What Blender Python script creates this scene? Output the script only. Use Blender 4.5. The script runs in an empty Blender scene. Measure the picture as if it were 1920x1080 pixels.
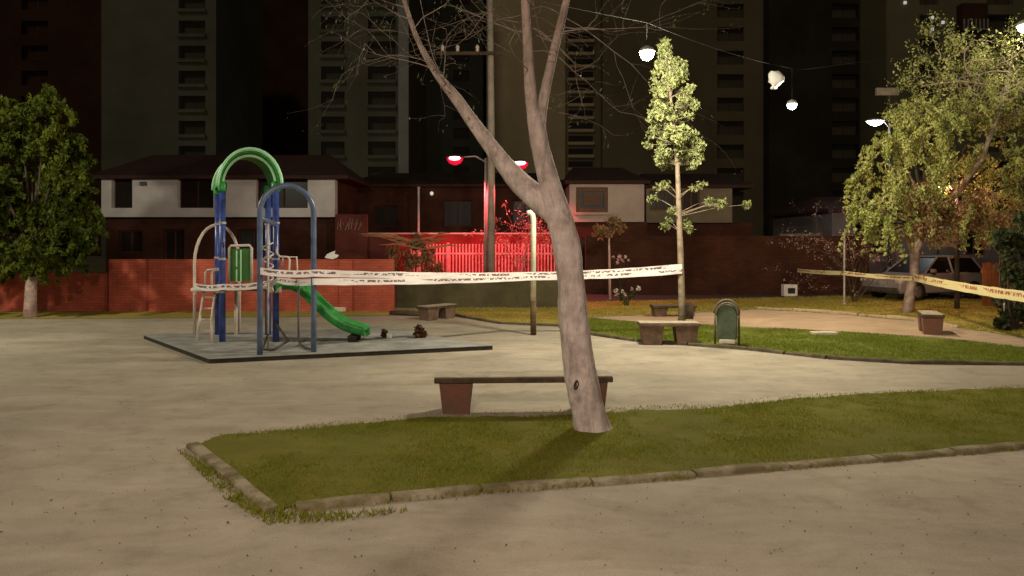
import bpy, math, random
import numpy as np
from mathutils import Vector, Matrix, noise

scene = bpy.context.scene
col = scene.collection
R = math.radians
random.seed(7)

# ------------------------------------------------------------------ camera
F = 1400.0            # focal length in pixels of the 1920 wide frame
HY = 450.0            # horizon row
EYE = 2.0
cam_d = bpy.data.cameras.new('camera')
cam_d.sensor_width = 36.0
cam_d.lens = F / 1920 * 36
cam_d.shift_y = -(540 - HY) / 1920
cam_d.clip_start = 0.1
cam_d.clip_end = 2000
cam = bpy.data.objects.new('camera', cam_d)
col.objects.link(cam)
cam.location = (0, 0, EYE)
cam.rotation_euler = (R(90), 0, 0)
scene.camera = cam

# ------------------------------------------------------------------ night sky, faint moon, exposure
w = bpy.data.worlds.new('World')
scene.world = w
w.use_nodes = True
nt = w.node_tree
sky = nt.nodes.new('ShaderNodeTexSky')
sky.sky_type = 'NISHITA'
sky.sun_disc = False
sky.sun_elevation = R(35)
sky.sun_rotation = R(205)
mixw = nt.nodes.new('ShaderNodeMixRGB')
mixw.blend_type = 'MIX'
mixw.inputs[0].default_value = 0.75
mixw.inputs[2].default_value = (3.2, 2.3, 1.2, 1)      # city glow
nt.links.new(sky.outputs[0], mixw.inputs[1])
bgn = nt.nodes['Background']
nt.links.new(mixw.outputs[0], bgn.inputs[0])
bgn.inputs[1].default_value = 0.0018
sun_d = bpy.data.lights.new('moon', 'SUN')
sun_d.energy = 0.16
sun_d.angle = R(3)
sun_d.color = (1.0, 0.87, 0.55)
sun = bpy.data.objects.new('moon', sun_d)
col.objects.link(sun)
sun.rotation_euler = (R(55), 0, R(-25))
scene.view_settings.view_transform = 'Standard'
scene.view_settings.look = 'None'
scene.view_settings.exposure = 0.0
scene.view_settings.gamma = 1.0
scene.render.engine = 'CYCLES'
scene.cycles.use_denoising = True
scene.cycles.max_bounces = 5
scene.cycles.diffuse_bounces = 3
scene.cycles.glossy_bounces = 2
scene.cycles.transmission_bounces = 3
scene.cycles.sample_clamp_indirect = 3.0
scene.render.filter_size = 2.0

# ------------------------------------------------------------------ helpers
def P(px, py, D):
    return Vector(((px - 960) / F * D, D, EYE - (py - HY) / F * D))

def G(px, py, z=0.0):
    D = (EYE - z) * F / (py - HY)
    return Vector(((px - 960) / F * D, D, z))

def tag(o, label=None, cat=None, group=None, kind=None):
    if label: o['label'] = label
    if cat: o['category'] = cat
    if group: o['group'] = group
    if kind: o['kind'] = kind
    return o

def empty(name, loc, label, cat, rz=0.0, group=None):
    o = bpy.data.objects.new(name, None)
    o.empty_display_size = 0.2
    o.location = loc
    o.rotation_euler = (0, 0, rz)
    col.objects.link(o)
    return tag(o, label, cat, group)

def link(name, me, m, parent=None, world=False):
    if m is not None and len(me.materials) == 0:
        me.materials.append(m)
    o = bpy.data.objects.new(name, me)
    col.objects.link(o)
    if parent is not None:
        o.parent = parent
        if world:                       # mesh data given in world space
            p = parent
            M = Matrix.Identity(4)
            chain = []
            while p is not None:
                chain.append(p); p = p.parent
            for q in reversed(chain):
                M = M @ q.matrix_parent_inverse @ Matrix.LocRotScale(q.location, q.rotation_euler, q.scale)
            o.matrix_parent_inverse = M.inverted()
    return o

class MB:
    def __init__(s):
        s.v = []; s.f = []; s.uv = None
    def box(s, x0, x1, y0, y1, z0, z1, rz=0.0, piv=None):
        b = len(s.v)
        pts = [(x0, y0, z0), (x1, y0, z0), (x1, y1, z0), (x0, y1, z0), (x0, y0, z1), (x1, y0, z1), (x1, y1, z1), (x0, y1, z1)]
        if rz:
            cx, cy = piv if piv else ((x0 + x1) / 2, (y0 + y1) / 2)
            c, sn = math.cos(rz), math.sin(rz)
            pts = [(cx + (x - cx) * c - (y - cy) * sn, cy + (x - cx) * sn + (y - cy) * c, z) for x, y, z in pts]
        s.v += pts
        s.f += [tuple(b + i for i in q) for q in ((0, 3, 2, 1), (4, 5, 6, 7), (0, 1, 5, 4), (1, 2, 6, 5), (2, 3, 7, 6), (3, 0, 4, 7))]
        return s
    def quad(s, a, b_, c, d):
        b = len(s.v)
        s.v += [tuple(a), tuple(b_), tuple(c), tuple(d)]
        s.f.append((b, b + 1, b + 2, b + 3))
        return s
    def prism(s, poly, z0, z1):
        b = len(s.v); n = len(poly)
        s.v += [(p[0], p[1], z0) for p in poly] + [(p[0], p[1], z1) for p in poly]
        s.f.append(tuple(b + i for i in reversed(range(n))))
        s.f.append(tuple(b + n + i for i in range(n)))
        for i in range(n):
            j = (i + 1) % n
            s.f.append((b + i, b + j, b + n + j, b + n + i))
        return s
    def extrude(s, prof, o, ux, uy, un, t):
        """prof: 2-D outline, placed at o with axes ux, uy and thickness t along un"""
        o, ux, uy, un = Vector(o), Vector(ux), Vector(uy), Vector(un)
        b = len(s.v); n = len(prof)
        for k in (0, 1):
            for p in prof:
                s.v.append(tuple(o + ux * p[0] + uy * p[1] + un * (t * k)))
        s.f.append(tuple(b + i for i in range(n)))
        s.f.append(tuple(b + n + i for i in reversed(range(n))))
        for i in range(n):
            j = (i + 1) % n
            s.f.append((b + j, b + i, b + n + i, b + n + j))
        return s
    def tube(s, pts, rad, n=10, cap=True, wob=0.0, seed=0):
        pts = [Vector(p) for p in pts]
        if not hasattr(rad, '__len__'): rad = [rad] * len(pts)
        b = len(s.v)
        t0 = (pts[1] - pts[0]).normalized()
        up = Vector((0, 1, 0)) if abs(t0.z) > .7 else Vector((0, 0, 1))
        nrm = (up - t0 * up.dot(t0)).normalized()
        for i, p in enumerate(pts):
            a = pts[max(i - 1, 0)]; c = pts[min(i + 1, len(pts) - 1)]
            t = (c - a)
            t = t.normalized() if t.length > 1e-9 else t0
            nrm = nrm - t * nrm.dot(t)
            nrm = nrm.normalized() if nrm.length > 1e-6 else t.orthogonal().normalized()
            bn = t.cross(nrm)
            for k in range(n):
                an = 2 * math.pi * k / n
                d = nrm * math.cos(an) + bn * math.sin(an)
                r = rad[i]
                if wob:
                    r *= 1 + wob * noise.noise(p * 2.3 + d * 1.3 + Vector((seed, 0, 0))) + wob * .5 * noise.noise(p * 9 + d * 3)
                s.v.append(tuple(p + d * r))
        for i in range(len(pts) - 1):
            for k in range(n):
                k2 = (k + 1) % n
                s.f.append((b + i * n + k, b + i * n + k2, b + (i + 1) * n + k2, b + (i + 1) * n + k))
        if cap:
            s.f.append(tuple(b + k for k in reversed(range(n))))
            e = b + (len(pts) - 1) * n
            s.f.append(tuple(e + k for k in range(n)))
        return s
    def lathe(s, prof, c=(0, 0, 0), n=16):
        b = len(s.v); c = Vector(c)
        for r, z in prof:
            for k in range(n):
                a = 2 * math.pi * k / n
                s.v.append((c.x + r * math.cos(a), c.y + r * math.sin(a), c.z + z))
        for i in range(len(prof) - 1):
            for k in range(n):
                k2 = (k + 1) % n
                s.f.append((b + i * n + k, b + i * n + k2, b + (i + 1) * n + k2, b + (i + 1) * n + k))
        s.f.append(tuple(b + k for k in reversed(range(n))))
        e = b + (len(prof) - 1) * n
        s.f.append(tuple(e + k for k in range(n)))
        return s
    def build(s, name, m, parent=None, world=False, smooth=False, bevel=0.0, seg=2):
        me = bpy.data.meshes.new(name)
        me.from_pydata(s.v, [], s.f)
        if smooth:
            me.polygons.foreach_set('use_smooth', [True] * len(me.polygons))
        me.update()
        o = link(name, me, m, parent, world)
        if bevel:
            md = o.modifiers.new('bevel', 'BEVEL')
            md.width = bevel; md.segments = seg; md.limit_method = 'ANGLE'; md.angle_limit = R(40)
        return o

def np_quads(V, name, m, parent=None, world=False, k=4):
    """V: (n*k, 3) array, each k rows one face"""
    me = bpy.data.meshes.new(name)
    nv = len(V); nf = nv // k
    me.vertices.add(nv)
    me.vertices.foreach_set('co', np.asarray(V, np.float32).ravel())
    me.loops.add(nv)
    me.loops.foreach_set('vertex_index', np.arange(nv, dtype=np.int32))
    me.polygons.add(nf)
    me.polygons.foreach_set('loop_start', np.arange(0, nv, k, dtype=np.int32))
    me.update(calc_edges=True)
    return link(name, me, m, parent, world)

def arc(c, rx, rz, a0, a1, n, ux=Vector((1, 0, 0))):
    c = Vector(c)
    return [c + ux * (rx * math.cos(R(a0 + (a1 - a0) * i / n))) + Vector((0, 0, rz * math.sin(R(a0 + (a1 - a0) * i / n)))) for i in range(n + 1)]

# ------------------------------------------------------------------ materials
def mat(name, c, rough=.8, var=.25, sc=6.0, bump=0.0, bsc=40.0, metal=0.0, c2=None, coord='Object', spec=.3, det=5.0, ramp=(.35, .65)):
    m = bpy.data.materials.new(name)
    m.use_nodes = True
    t = m.node_tree; b = t.nodes['Principled BSDF']
    b.inputs['Roughness'].default_value = rough
    b.inputs['Metallic'].default_value = metal
    b.inputs['Specular IOR Level'].default_value = spec
    tc = t.nodes.new('ShaderNodeTexCoord')
    nz = t.nodes.new('ShaderNodeTexNoise')
    nz.inputs['Scale'].default_value = sc; nz.inputs['Detail'].default_value = det
    nz.inputs['Roughness'].default_value = .65
    t.links.new(tc.outputs[coord], nz.inputs['Vector'])
    r = t.nodes.new('ShaderNodeValToRGB')
    r.color_ramp.elements[0].position = ramp[0]; r.color_ramp.elements[1].position = ramp[1]
    if c2 is None:
        lo = [x * (1 - var) for x in c]; hi = [min(1, x * (1 + var)) for x in c]
    else:
        lo, hi = c, c2
    r.color_ramp.elements[0].color = (*lo, 1); r.color_ramp.elements[1].color = (*hi, 1)
    t.links.new(nz.outputs['Fac'], r.inputs[0])
    t.links.new(r.outputs[0], b.inputs['Base Color'])
    if bump:
        n2 = t.nodes.new('ShaderNodeTexNoise'); n2.inputs['Scale'].default_value = bsc; n2.inputs['Detail'].default_value = 6
        t.links.new(tc.outputs[coord], n2.inputs['Vector'])
        bp = t.nodes.new('ShaderNodeBump'); bp.inputs['Strength'].default_value = bump; bp.inputs['Distance'].default_value = .03
        t.links.new(n2.outputs['Fac'], bp.inputs['Height'])
        t.links.new(bp.outputs[0], b.inputs['Normal'])
    return m

def add_fissures(m, sc=(14, 14, 1.6), amt=.55):
    t = m.node_tree; b = t.nodes['Principled BSDF']
    tc = t.nodes.new('ShaderNodeTexCoord'); mp = t.nodes.new('ShaderNodeMapping'); mp.inputs['Scale'].default_value = sc
    t.links.new(tc.outputs['Object'], mp.inputs[0])
    n = t.nodes.new('ShaderNodeTexNoise'); n.inputs['Scale'].default_value = 1; n.inputs['Detail'].default_value = 8; n.inputs['Roughness'].default_value = .7; n.inputs['Distortion'].default_value = 1.2
    t.links.new(mp.outputs[0], n.inputs['Vector'])
    r = t.nodes.new('ShaderNodeValToRGB'); e = r.color_ramp.elements; e[0].position = .36; e[1].position = .52
    e[0].color = (1 - amt, 1 - amt, 1 - amt, 1); e[1].color = (1.05, 1.05, 1.05, 1)
    t.links.new(n.outputs['Fac'], r.inputs[0])
    src = b.inputs['Base Color'].links[0].from_socket
    mx = t.nodes.new('ShaderNodeMixRGB'); mx.blend_type = 'MULTIPLY'; mx.inputs[0].default_value = 1
    t.links.new(src, mx.inputs[1]); t.links.new(r.outputs[0], mx.inputs[2]); t.links.new(mx.outputs[0], b.inputs['Base Color'])
    bp = t.nodes.new('ShaderNodeBump'); bp.inputs['Strength'].default_value = .7; bp.inputs['Distance'].default_value = .02
    t.links.new(n.outputs['Fac'], bp.inputs['Height']); t.links.new(bp.outputs[0], b.inputs['Normal'])
    return m

def emis(name, c, s):
    m = bpy.data.materials.new(name); m.use_nodes = True
    b = m.node_tree.nodes['Principled BSDF']
    b.inputs['Base Color'].default_value = (*c, 1)
    b.inputs['Emission Color'].default_value = (*c, 1)
    b.inputs['Emission Strength'].default_value = s
    return m

def leafmat(name, ca, cb, sc=2.5):
    m = bpy.data.materials.new(name); m.use_nodes = True
    t = m.node_tree; b = t.nodes['Principled BSDF']
    b.inputs['Roughness'].default_value = .6
    b.inputs['Specular IOR Level'].default_value = .1
    g = t.nodes.new('ShaderNodeNewGeometry')
    nz = t.nodes.new('ShaderNodeTexNoise'); nz.inputs['Scale'].default_value = sc; nz.inputs['Detail'].default_value = 8
    nz.inputs['Roughness'].default_value = .75
    t.links.new(g.outputs['Position'], nz.inputs['Vector'])
    r = t.nodes.new('ShaderNodeValToRGB')
    r.color_ramp.elements[0].position = .35; r.color_ramp.elements[1].position = .65
    r.color_ramp.elements[0].color = (*ca, 1); r.color_ramp.elements[1].color = (*cb, 1)
    t.links.new(nz.outputs['Fac'], r.inputs[0]); t.links.new(r.outputs[0], b.inputs['Base Color'])
    tr = t.nodes.new('ShaderNodeBsdfTranslucent')
    t.links.new(r.outputs[0], tr.inputs[0])
    mx = t.nodes.new('ShaderNodeMixShader'); mx.inputs[0].default_value = .3
    t.links.new(b.outputs[0], mx.inputs[1]); t.links.new(tr.outputs[0], mx.inputs[2])
    t.links.new(mx.outputs[0], t.nodes['Material Output'].inputs[0])
    return m

def brickmat(name, ca, cb, mortar, w_=.24, h_=.075):
    m = bpy.data.materials.new(name); m.use_nodes = True
    t = m.node_tree; b = t.nodes['Principled BSDF']
    b.inputs['Roughness'].default_value = .9; b.inputs['Specular IOR Level'].default_value = .15
    g = t.nodes.new('ShaderNodeNewGeometry')
    sx = t.nodes.new('ShaderNodeSeparateXYZ'); t.links.new(g.outputs['Position'], sx.inputs[0])
    ad = t.nodes.new('ShaderNodeMath'); t.links.new(sx.outputs[0], ad.inputs[0]); t.links.new(sx.outputs[1], ad.inputs[1])
    cx = t.nodes.new('ShaderNodeCombineXYZ'); t.links.new(ad.outputs[0], cx.inputs[0]); t.links.new(sx.outputs[2], cx.inputs[1])
    br = t.nodes.new('ShaderNodeTexBrick')
    br.inputs['Scale'].default_value = 1.0
    br.inputs['Brick Width'].default_value = w_; br.inputs['Row Height'].default_value = h_
    br.inputs['Mortar Size'].default_value = .008
    br.inputs['Color1'].default_value = (*ca, 1); br.inputs['Color2'].default_value = (*cb, 1); br.inputs['Mortar'].default_value = (*mortar, 1)
    t.links.new(cx.outputs[0], br.inputs['Vector'])
    nz = t.nodes.new('ShaderNodeTexNoise'); nz.inputs['Scale'].default_value = 1.3; nz.inputs['Detail'].default_value = 6
    t.links.new(g.outputs['Position'], nz.inputs['Vector'])
    mp = t.nodes.new('ShaderNodeMapRange'); mp.inputs[1].default_value = .3; mp.inputs[2].default_value = .7; mp.inputs[3].default_value = .65; mp.inputs[4].default_value = 1.25
    t.links.new(nz.outputs['Fac'], mp.inputs[0])
    mx = t.nodes.new('ShaderNodeMixRGB'); mx.blend_type = 'MULTIPLY'; mx.inputs[0].default_value = 1
    t.links.new(br.outputs['Color'], mx.inputs[1]); t.links.new(mp.outputs[0], mx.inputs[2])
    t.links.new(mx.outputs[0], b.inputs['Base Color'])
    bp = t.nodes.new('ShaderNodeBump'); bp.inputs['Strength'].default_value = .4; bp.inputs['Distance'].default_value = .01
    bp.invert = True
    t.links.new(br.outputs['Fac'], bp.inputs['Height']); t.links.new(bp.outputs[0], b.inputs['Normal'])
    return m

def groundmat(name, ca, cb, cc, blotch=.35):
    """packed earth: broad blotches, fine grit and scuffed darker streaks"""
    m = bpy.data.materials.new(name); m.use_nodes = True
    t = m.node_tree; b = t.nodes['Principled BSDF']
    b.inputs['Roughness'].default_value = .95; b.inputs['Specular IOR Level'].default_value = .1
    g = t.nodes.new('ShaderNodeNewGeometry')
    def nz(sc, det, ro=.6):
        n = t.nodes.new('ShaderNodeTexNoise'); n.inputs['Scale'].default_value = sc; n.inputs['Detail'].default_value = det
        n.inputs['Roughness'].default_value = ro
        t.links.new(g.outputs['Position'], n.inputs['Vector']); return n
    def ramp(n, p0, p1, a, b_):
        r = t.nodes.new('ShaderNodeValToRGB'); e = r.color_ramp.elements
        e[0].position = p0; e[1].position = p1; e[0].color = (*a, 1); e[1].color = (*b_, 1)
        t.links.new(n.outputs['Fac'], r.inputs[0]); return r
    big = ramp(nz(blotch, 5), .38, .62, ca, cb)
    mid = ramp(nz(2.2, 8, .7), .52, .72, (0, 0, 0), (1, 1, 1))
    mx = t.nodes.new('ShaderNodeMixRGB'); mx.inputs[2].default_value = (*cc, 1)
    mf = t.nodes.new('ShaderNodeMath'); mf.operation = 'MULTIPLY'; mf.inputs[1].default_value = .55
    t.links.new(mid.outputs[0], mf.inputs[0]); t.links.new(mf.outputs[0], mx.inputs[0])
    t.links.new(big.outputs[0], mx.inputs[1])
    mpg = t.nodes.new('ShaderNodeMapping'); mpg.inputs['Scale'].default_value = (.7, 1.7, 1)
    t.links.new(g.outputs['Position'], mpg.inputs[0])
    stn = t.nodes.new('ShaderNodeTexNoise'); stn.inputs['Scale'].default_value = 1.1; stn.inputs['Detail'].default_value = 9; stn.inputs['Roughness'].default_value = .72
    stn.inputs['Distortion'].default_value = .8
    t.links.new(mpg.outputs[0], stn.inputs['Vector'])
    stk = ramp(stn, .34, .66, (.83, .815, .78), (1.09, 1.09, 1.10))
    mst = t.nodes.new('ShaderNodeMixRGB'); mst.blend_type = 'MULTIPLY'; mst.inputs[0].default_value = 1
    t.links.new(mx.outputs[0], mst.inputs[1]); t.links.new(stk.outputs[0], mst.inputs[2])
    mx = mst
    grit = ramp(nz(90, 3, .8), .3, .7, (.72, .72, .72), (1.15, 1.15, 1.15))
    m2 = t.nodes.new('ShaderNodeMixRGB'); m2.blend_type = 'MULTIPLY'; m2.inputs[0].default_value = 1
    t.links.new(mx.outputs[0], m2.inputs[1]); t.links.new(grit.outputs[0], m2.inputs[2])
    t.links.new(m2.outputs[0], b.inputs['Base Color'])
    bp = t.nodes.new('ShaderNodeBump'); bp.inputs['Strength'].default_value = .5; bp.inputs['Distance'].default_value = .03
    n5 = nz(7, 10, .7)
    t.links.new(n5.outputs['Fac'], bp.inputs['Height']); t.links.new(bp.outputs[0], b.inputs['Normal'])
    return m

M_sand = groundmat('packed_sand', (.34, .295, .23), (.45, .385, .30), (.215, .18, .13))
M_soil = groundmat('lawn_soil', (.125, .125, .018), (.165, .155, .028), (.19, .14, .045), .9)
M_lawn2 = groundmat('lawn_green', (.12, .14, .018), (.15, .165, .03), (.18, .15, .04), .8)
M_dry = groundmat('dry_lawn', (.30, .245, .055), (.42, .32, .085), (.20, .19, .045), .5)
M_path = groundmat('path_earth', (.43, .30, .20), (.50, .36, .25), (.30, .20, .13), .5)
M_kerb = mat('worn_concrete_kerb', (.15, .12, .055), .95, .0, 3, .6, 18, c2=(.31, .26, .18), det=9, ramp=(.42, .6))
M_kerb2 = mat('dark_kerb', (.10, .08, .05), .95, .35, 5, .5, 20)
M_blade = leafmat('grass_blade', (.135, .155, .012), (.235, .23, .024), 2.2)
M_blade2 = leafmat('grass_blade_bright', (.13, .17, .014), (.20, .23, .035), 2.0)
M_blade3 = leafmat('grass_blade_dry', (.26, .24, .04), (.42, .35, .08), 1.2)
M_bark = mat('pale_flaking_bark', (.44, .355, .32), .9, 0, 4, .6, 14, c2=(.66, .56, .52), det=10, ramp=(.40,.60))
M_barkdim = mat('brown_grey_limb_bark', (.20, .155, .125), .9, 0, 5, .55, 14, c2=(.36, .285, .24), det=10, ramp=(.40, .60))
M_bark2 = mat('thin_bark', (.30, .23, .16), .9, .3, 8, .3, 30)
M_bark3 = mat('pinkish_bark', (.42, .30, .26), .9, .35, 6, .4, 20)
add_fissures(M_bark, (9, 9, 2.6), .34)
t_ = M_bark.node_tree; b_ = t_.nodes['Principled BSDF']          # dimmer light on the high limbs painted into the bark, darker with height
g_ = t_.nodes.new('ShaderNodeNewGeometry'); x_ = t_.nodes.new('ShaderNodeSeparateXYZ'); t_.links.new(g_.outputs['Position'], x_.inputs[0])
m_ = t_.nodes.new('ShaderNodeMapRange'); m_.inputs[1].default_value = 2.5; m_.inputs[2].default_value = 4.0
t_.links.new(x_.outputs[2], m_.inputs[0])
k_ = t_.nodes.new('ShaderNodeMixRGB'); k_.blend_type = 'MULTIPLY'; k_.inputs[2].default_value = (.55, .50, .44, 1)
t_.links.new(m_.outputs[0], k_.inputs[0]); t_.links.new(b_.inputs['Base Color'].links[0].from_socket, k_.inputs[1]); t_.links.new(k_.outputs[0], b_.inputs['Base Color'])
add_fissures(M_barkdim, (12, 12, 2.6), .4)
M_darkbark = mat('dark_bark', (.07, .05, .035), .95, .3, 8, .4, 30)
M_wood = mat('dark_weathered_wood', (.075, .05, .028), .85, .35, 9, .3, 40)
M_benchleg = mat('red_brown_painted_concrete', (.19, .075, .045), .85, 0, 5, .3, 30, c2=(.13, .075, .05))
M_benchtop = mat('bench_concrete_slab', (.36, .30, .22), .8, .2, 6, .25, 40)
M_benchleg2 = mat('brown_concrete', (.14, .09, .06), .9, .3, 5, .3, 30)
M_mat = mat('grey_rubber_matting', (.28, .27, .25), .9, .22, 3, .3, 60)
M_matedge = mat('dark_rubber_edge', (.035, .03, .02), .9, .3, 6)
M_blue = mat('blue_painted_steel', (.042, .07, .27), .3, .35, 7, spec=.5)
M_bluegrey = mat('worn_blue_steel', (.10, .14, .23), .3, .25, 5, spec=.5)
M_green = mat('green_plastic', (.028, .27, .045), .38, .35, 5, spec=.5)
M_green2 = mat('green_plastic_trim', (.42, .80, .46), .4, .12, 3, spec=.5)
M_panelgreen = mat('green_panel', (.05, .15, .03), .5, .2, 5)
M_whitesteel = mat('off_white_painted_steel', (.66, .55, .48), .5, .12, 6)
M_darksteel = mat('dark_steel', (.06, .055, .05), .5, .2, 8, spec=.5)
M_pole_cream = mat('cream_painted_post', (.80, .74, .58), .6, .18, 4, .1, 20)
M_pole_dark = mat('post_foot_paint', (.10, .06, .03), .8, .3, 6)
M_galv = mat('galvanised_steel', (.42, .39, .36), .5, .15, 6, metal=.3)
M_concpole = mat('concrete_utility_pole', (.36, .31, .25), .9, .2, 2, .2, 20)
M_binshell = mat('dark_green_bin_plastic', (.075, .10, .06), .5, .25, 5)
M_binrim = mat('brown_bin_rim', (.11, .09, .05), .55, .25, 6)
M_binfoot = mat('pale_bin_plate', (.55, .48, .40), .6, .2, 10)
M_brickred = brickmat('red_brick', (.40, .085, .05), (.47, .105, .065), (.30, .08, .05))
M_brickdark = brickmat('dark_brick', (.055, .020, .012), (.07, .025, .016), (.035, .016, .010))
M_redpaint = mat('pale_red_painted_steel', (.58, .30, .28), .55, .12, 4)
M_redwall = mat('red_painted_render', (.20, .024, .018), .85, .25, 1.5)
M_reddark = mat('dull_red_render', (.085, .018, .013), .85, .3, 1.5)
M_lowwall = mat('dark_olive_render', (.085, .07, .035), .95, .3, 1.2, .3, 20)
M_white_render = mat('white_house_render', (.48, .44, .43), .9, .10, 1.2, .15, 25)
M_cream_render = mat('pinkish_house_render', (.36, .285, .25), .9, .12, 1.2, .15, 25)
M_pale_render = mat('dun_house_render', (.17, .145, .10), .9, .14, 1.2, .15, 25)
M_lilac_render = mat('lilac_grey_render', (.17, .145, .16), .9, .14, 1.2)
M_rooftile = mat('dark_red_roof_tiles', (.035, .014, .010), .85, .3, 6, .4, 12)
M_dark_glass = mat('dark_window_glass', (.012, .008, .006), .35, .2, 2, spec=.2)
M_tower_glass = mat('dim_tower_glass', (.075, .068, .046), .6, .2, .3)
M_dull_glass = mat('dull_brown_glass', (.10, .08, .055), .6, .2, .3)
M_brownframe = mat('brown_window_frame', (.10, .05, .03), .7, .2, 8)
M_redframe = mat('dark_red_window_frame', (.05, .012, .010), .7, .2, 8)
M_tower = mat('stained_grey_concrete', (.14, .135, .10), .95, 0, .12, c2=(.21, .205, .165))
M_tower_pale = mat('pale_grey_concrete', (.42, .42, .42), .95, .15, .3)
M_tower_brown = mat('brown_grey_concrete', (.20, .155, .10), .95, .2, .1)
M_tower_grey = mat('warm_grey_concrete', (.60, .47, .31), .95, .15, .08)
M_tower_dark = mat('near_black_cladding', (.045, .036, .025), .9, .3, .2)
M_tower_brick = mat('dark_red_cladding', (.075, .030, .016), .9, .3, .2)
M_tower_green = mat('olive_concrete', (.22, .20, .125), .95, .2, .1)
M_asphalt = mat('asphalt', (.055, .05, .045), .95, .2, 5, .3, 60)
M_carwhite = mat('white_car_paint', (.26, .25, .25), .3, .04, 3, spec=.5)
M_rubber = mat('tyre_rubber', (.02, .02, .02), .9, .2, 10)
M_rim = mat('wheel_rim', (.4, .4, .4), .35, .1, 10, metal=.8)
M_carlight = mat('headlight_glass', (.6, .6, .58), .15, .05, 10, spec=.6)
M_orangewood = mat('orange_wood_fence', (.30, .12, .05), .8, .3, 3, .2, 20)
M_signboard = mat('cream_sign_board', (.55, .46, .32), .7, .1, 5)
M_leaf_small = leafmat('pale_yellow_green_leaf', (.19, .22, .06), (.37, .38, .19), 5)
M_leaf_left = leafmat('mid_green_leaf', (.022, .036, .005), (.13, .155, .018), .9)
M_leaf_right = leafmat('light_green_leaf', (.25, .28, .055), (.50, .51, .20), 1.8)
M_leaf_orange = leafmat('rusty_and_lamplit_leaf', (.25, .14, .07), (.36, .23, .11), 3)
M_leaf_dark = leafmat('dark_shrub_leaf', (.035, .05, .02), (.10, .11, .05), 4)
M_leaf_pink = leafmat('pale_weeping_leaf', (.30, .20, .16), (.45, .3, .26), 5)
M_leaf_dead = leafmat('dead_leaf', (.07, .03, .015), (.12, .06, .03), 9)
M_flower = leafmat('white_petal', (.55, .5, .45), (.75, .7, .65), 5)
M_white_plastic = mat('white_plastic', (.72, .70, .66), .5, .08, 6)
M_stone = mat('pale_stone', (.52, .45, .33), .9, .2, 8, .3, 30)
M_clay = mat('brown_clay_soil', (.17, .09, .045), .95, .3, 6, .5, 20)
M_bulb_white = emis('lit_white_lens', (1.0, .97, .93), 14)
M_bulb_cool = emis('lit_cool_lens', (.93, .96, 1.0), 9)
M_halo_red = emis('red_halo_glow', (1.0, .01, .05), .5)
M_bulb_pink = emis('lit_pink_bulb', (1.0, .55, .6), 6)
M_bulb_orange = emis('lit_orange_lens', (1.0, .62, .30), 6)
M_bulb_small = emis('lit_small_bulb', (.9, .95, .88), .45)
M_glow_window = emis('dim_lit_window', (.8, .74, .6), .35)

def lightsrc(name, kind, loc, energy, c, radius, parent, **kw):
    d = bpy.data.lights.new(name, kind)
    d.energy = energy; d.color = c; d.shadow_soft_size = radius
    for k, v in kw.items(): setattr(d, k, v)
    o = bpy.data.objects.new(name, d); col.objects.link(o)
    o.location = loc
    o.parent = parent
    return o

# ================================================================== GROUND
def ragged(poly, amp, seed=0):
    out = []
    for a, c in zip(poly, list(poly[1:]) + [poly[0]]):
        a, c = Vector((a[0], a[1], 0)), Vector((c[0], c[1], 0))
        L = (c - a).length; k = max(1, int(L / .07)) if L < 40 else 1
        t = (c - a).normalized(); nn = Vector((-t.y, t.x, 0))
        for i in range(k):
            q = a.lerp(c, i / k)
            out.append(q + nn * amp * (noise.noise(q * 1.6 + Vector((seed, 0, 0))) + .7 * noise.noise(q * 6)))
    return out

def sheet(name, poly, z, m, kind='structure', rag=0.0):
    if rag: poly = ragged(poly, rag)
    b = MB(); n = len(poly)
    b.v = [(p[0], p[1], z) for p in poly]
    b.f = [tuple(range(n))]
    o = b.build(name, m)
    if o.data.polygons[0].normal.z < 0:
        o.data.flip_normals()
    return tag(o, kind=kind)

sheet('ground', [(-400, -60), (400, -60), (400, 900), (-400, 900)], 0.0, M_sand)
# foreground bed
BED = [G(365, 838), G(440, 902), G(512, 958), G(560, 948), G(900, 916), G(1300, 886), G(1640, 858), G(1920, 833), Vector((9.2, 8.6, 0)),
       Vector((9.5, 10.9, 0)), G(1920, 729), G(1700, 736), G(1500, 748), G(1350, 765), G(1180, 773), G(1000, 782), G(820, 784), G(620, 800), G(470, 812), G(400, 822)]
sheet('flower_bed_lawn', BED, .012, M_soil, rag=.11)
L2 = [G(1050, 612), G(1110, 596), G(1200, 605), G(1390, 613), G(1560, 622), G(1760, 634), G(1920, 652), Vector((13.5, 13.2, 0)), Vector((13.0, 11.2, 0)), G(1920, 683), G(1700, 680),
      G(1550, 671), G(1400, 654), G(1290, 646), G(1190, 638), G(1110, 626)]
sheet('side_lawn', L2, .010, M_lawn2, rag=.09)
L1 = [G(850, 590), G(852, 578), G(1050, 568), G(1640, 554), G(1990, 554), G(2100, 600), G(2000, 640), G(1900, 630), G(1800, 616), G(1720, 602), G(1560, 588), G(1420, 580), G(1240, 590), G(1110, 594), G(1045, 610), G(940, 606)]
sheet('far_lawn', L1, .008, M_dry, rag=.15)
sheet('verge_strip', [G(-500, 585), G(-500, 600), G(300, 597), G(700, 592), G(845, 590), G(848, 578), G(720, 582)], .008, M_dry)
sheet('side_path', [G(1112, 597), G(1240, 592), G(1420, 582), G(1560, 590), G(1718, 604), G(1800, 618), G(1900, 632), G(1990, 650), G(1920, 650), G(1760, 632.5), G(1560, 620.5), G(1390, 611.5), G(1200, 603.5)], .006, M_path)
sheet('road', [(-80, 23.6), (80, 23.6), (80, 29.2), (-80, 29.2)], .004, M_asphalt)

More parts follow.
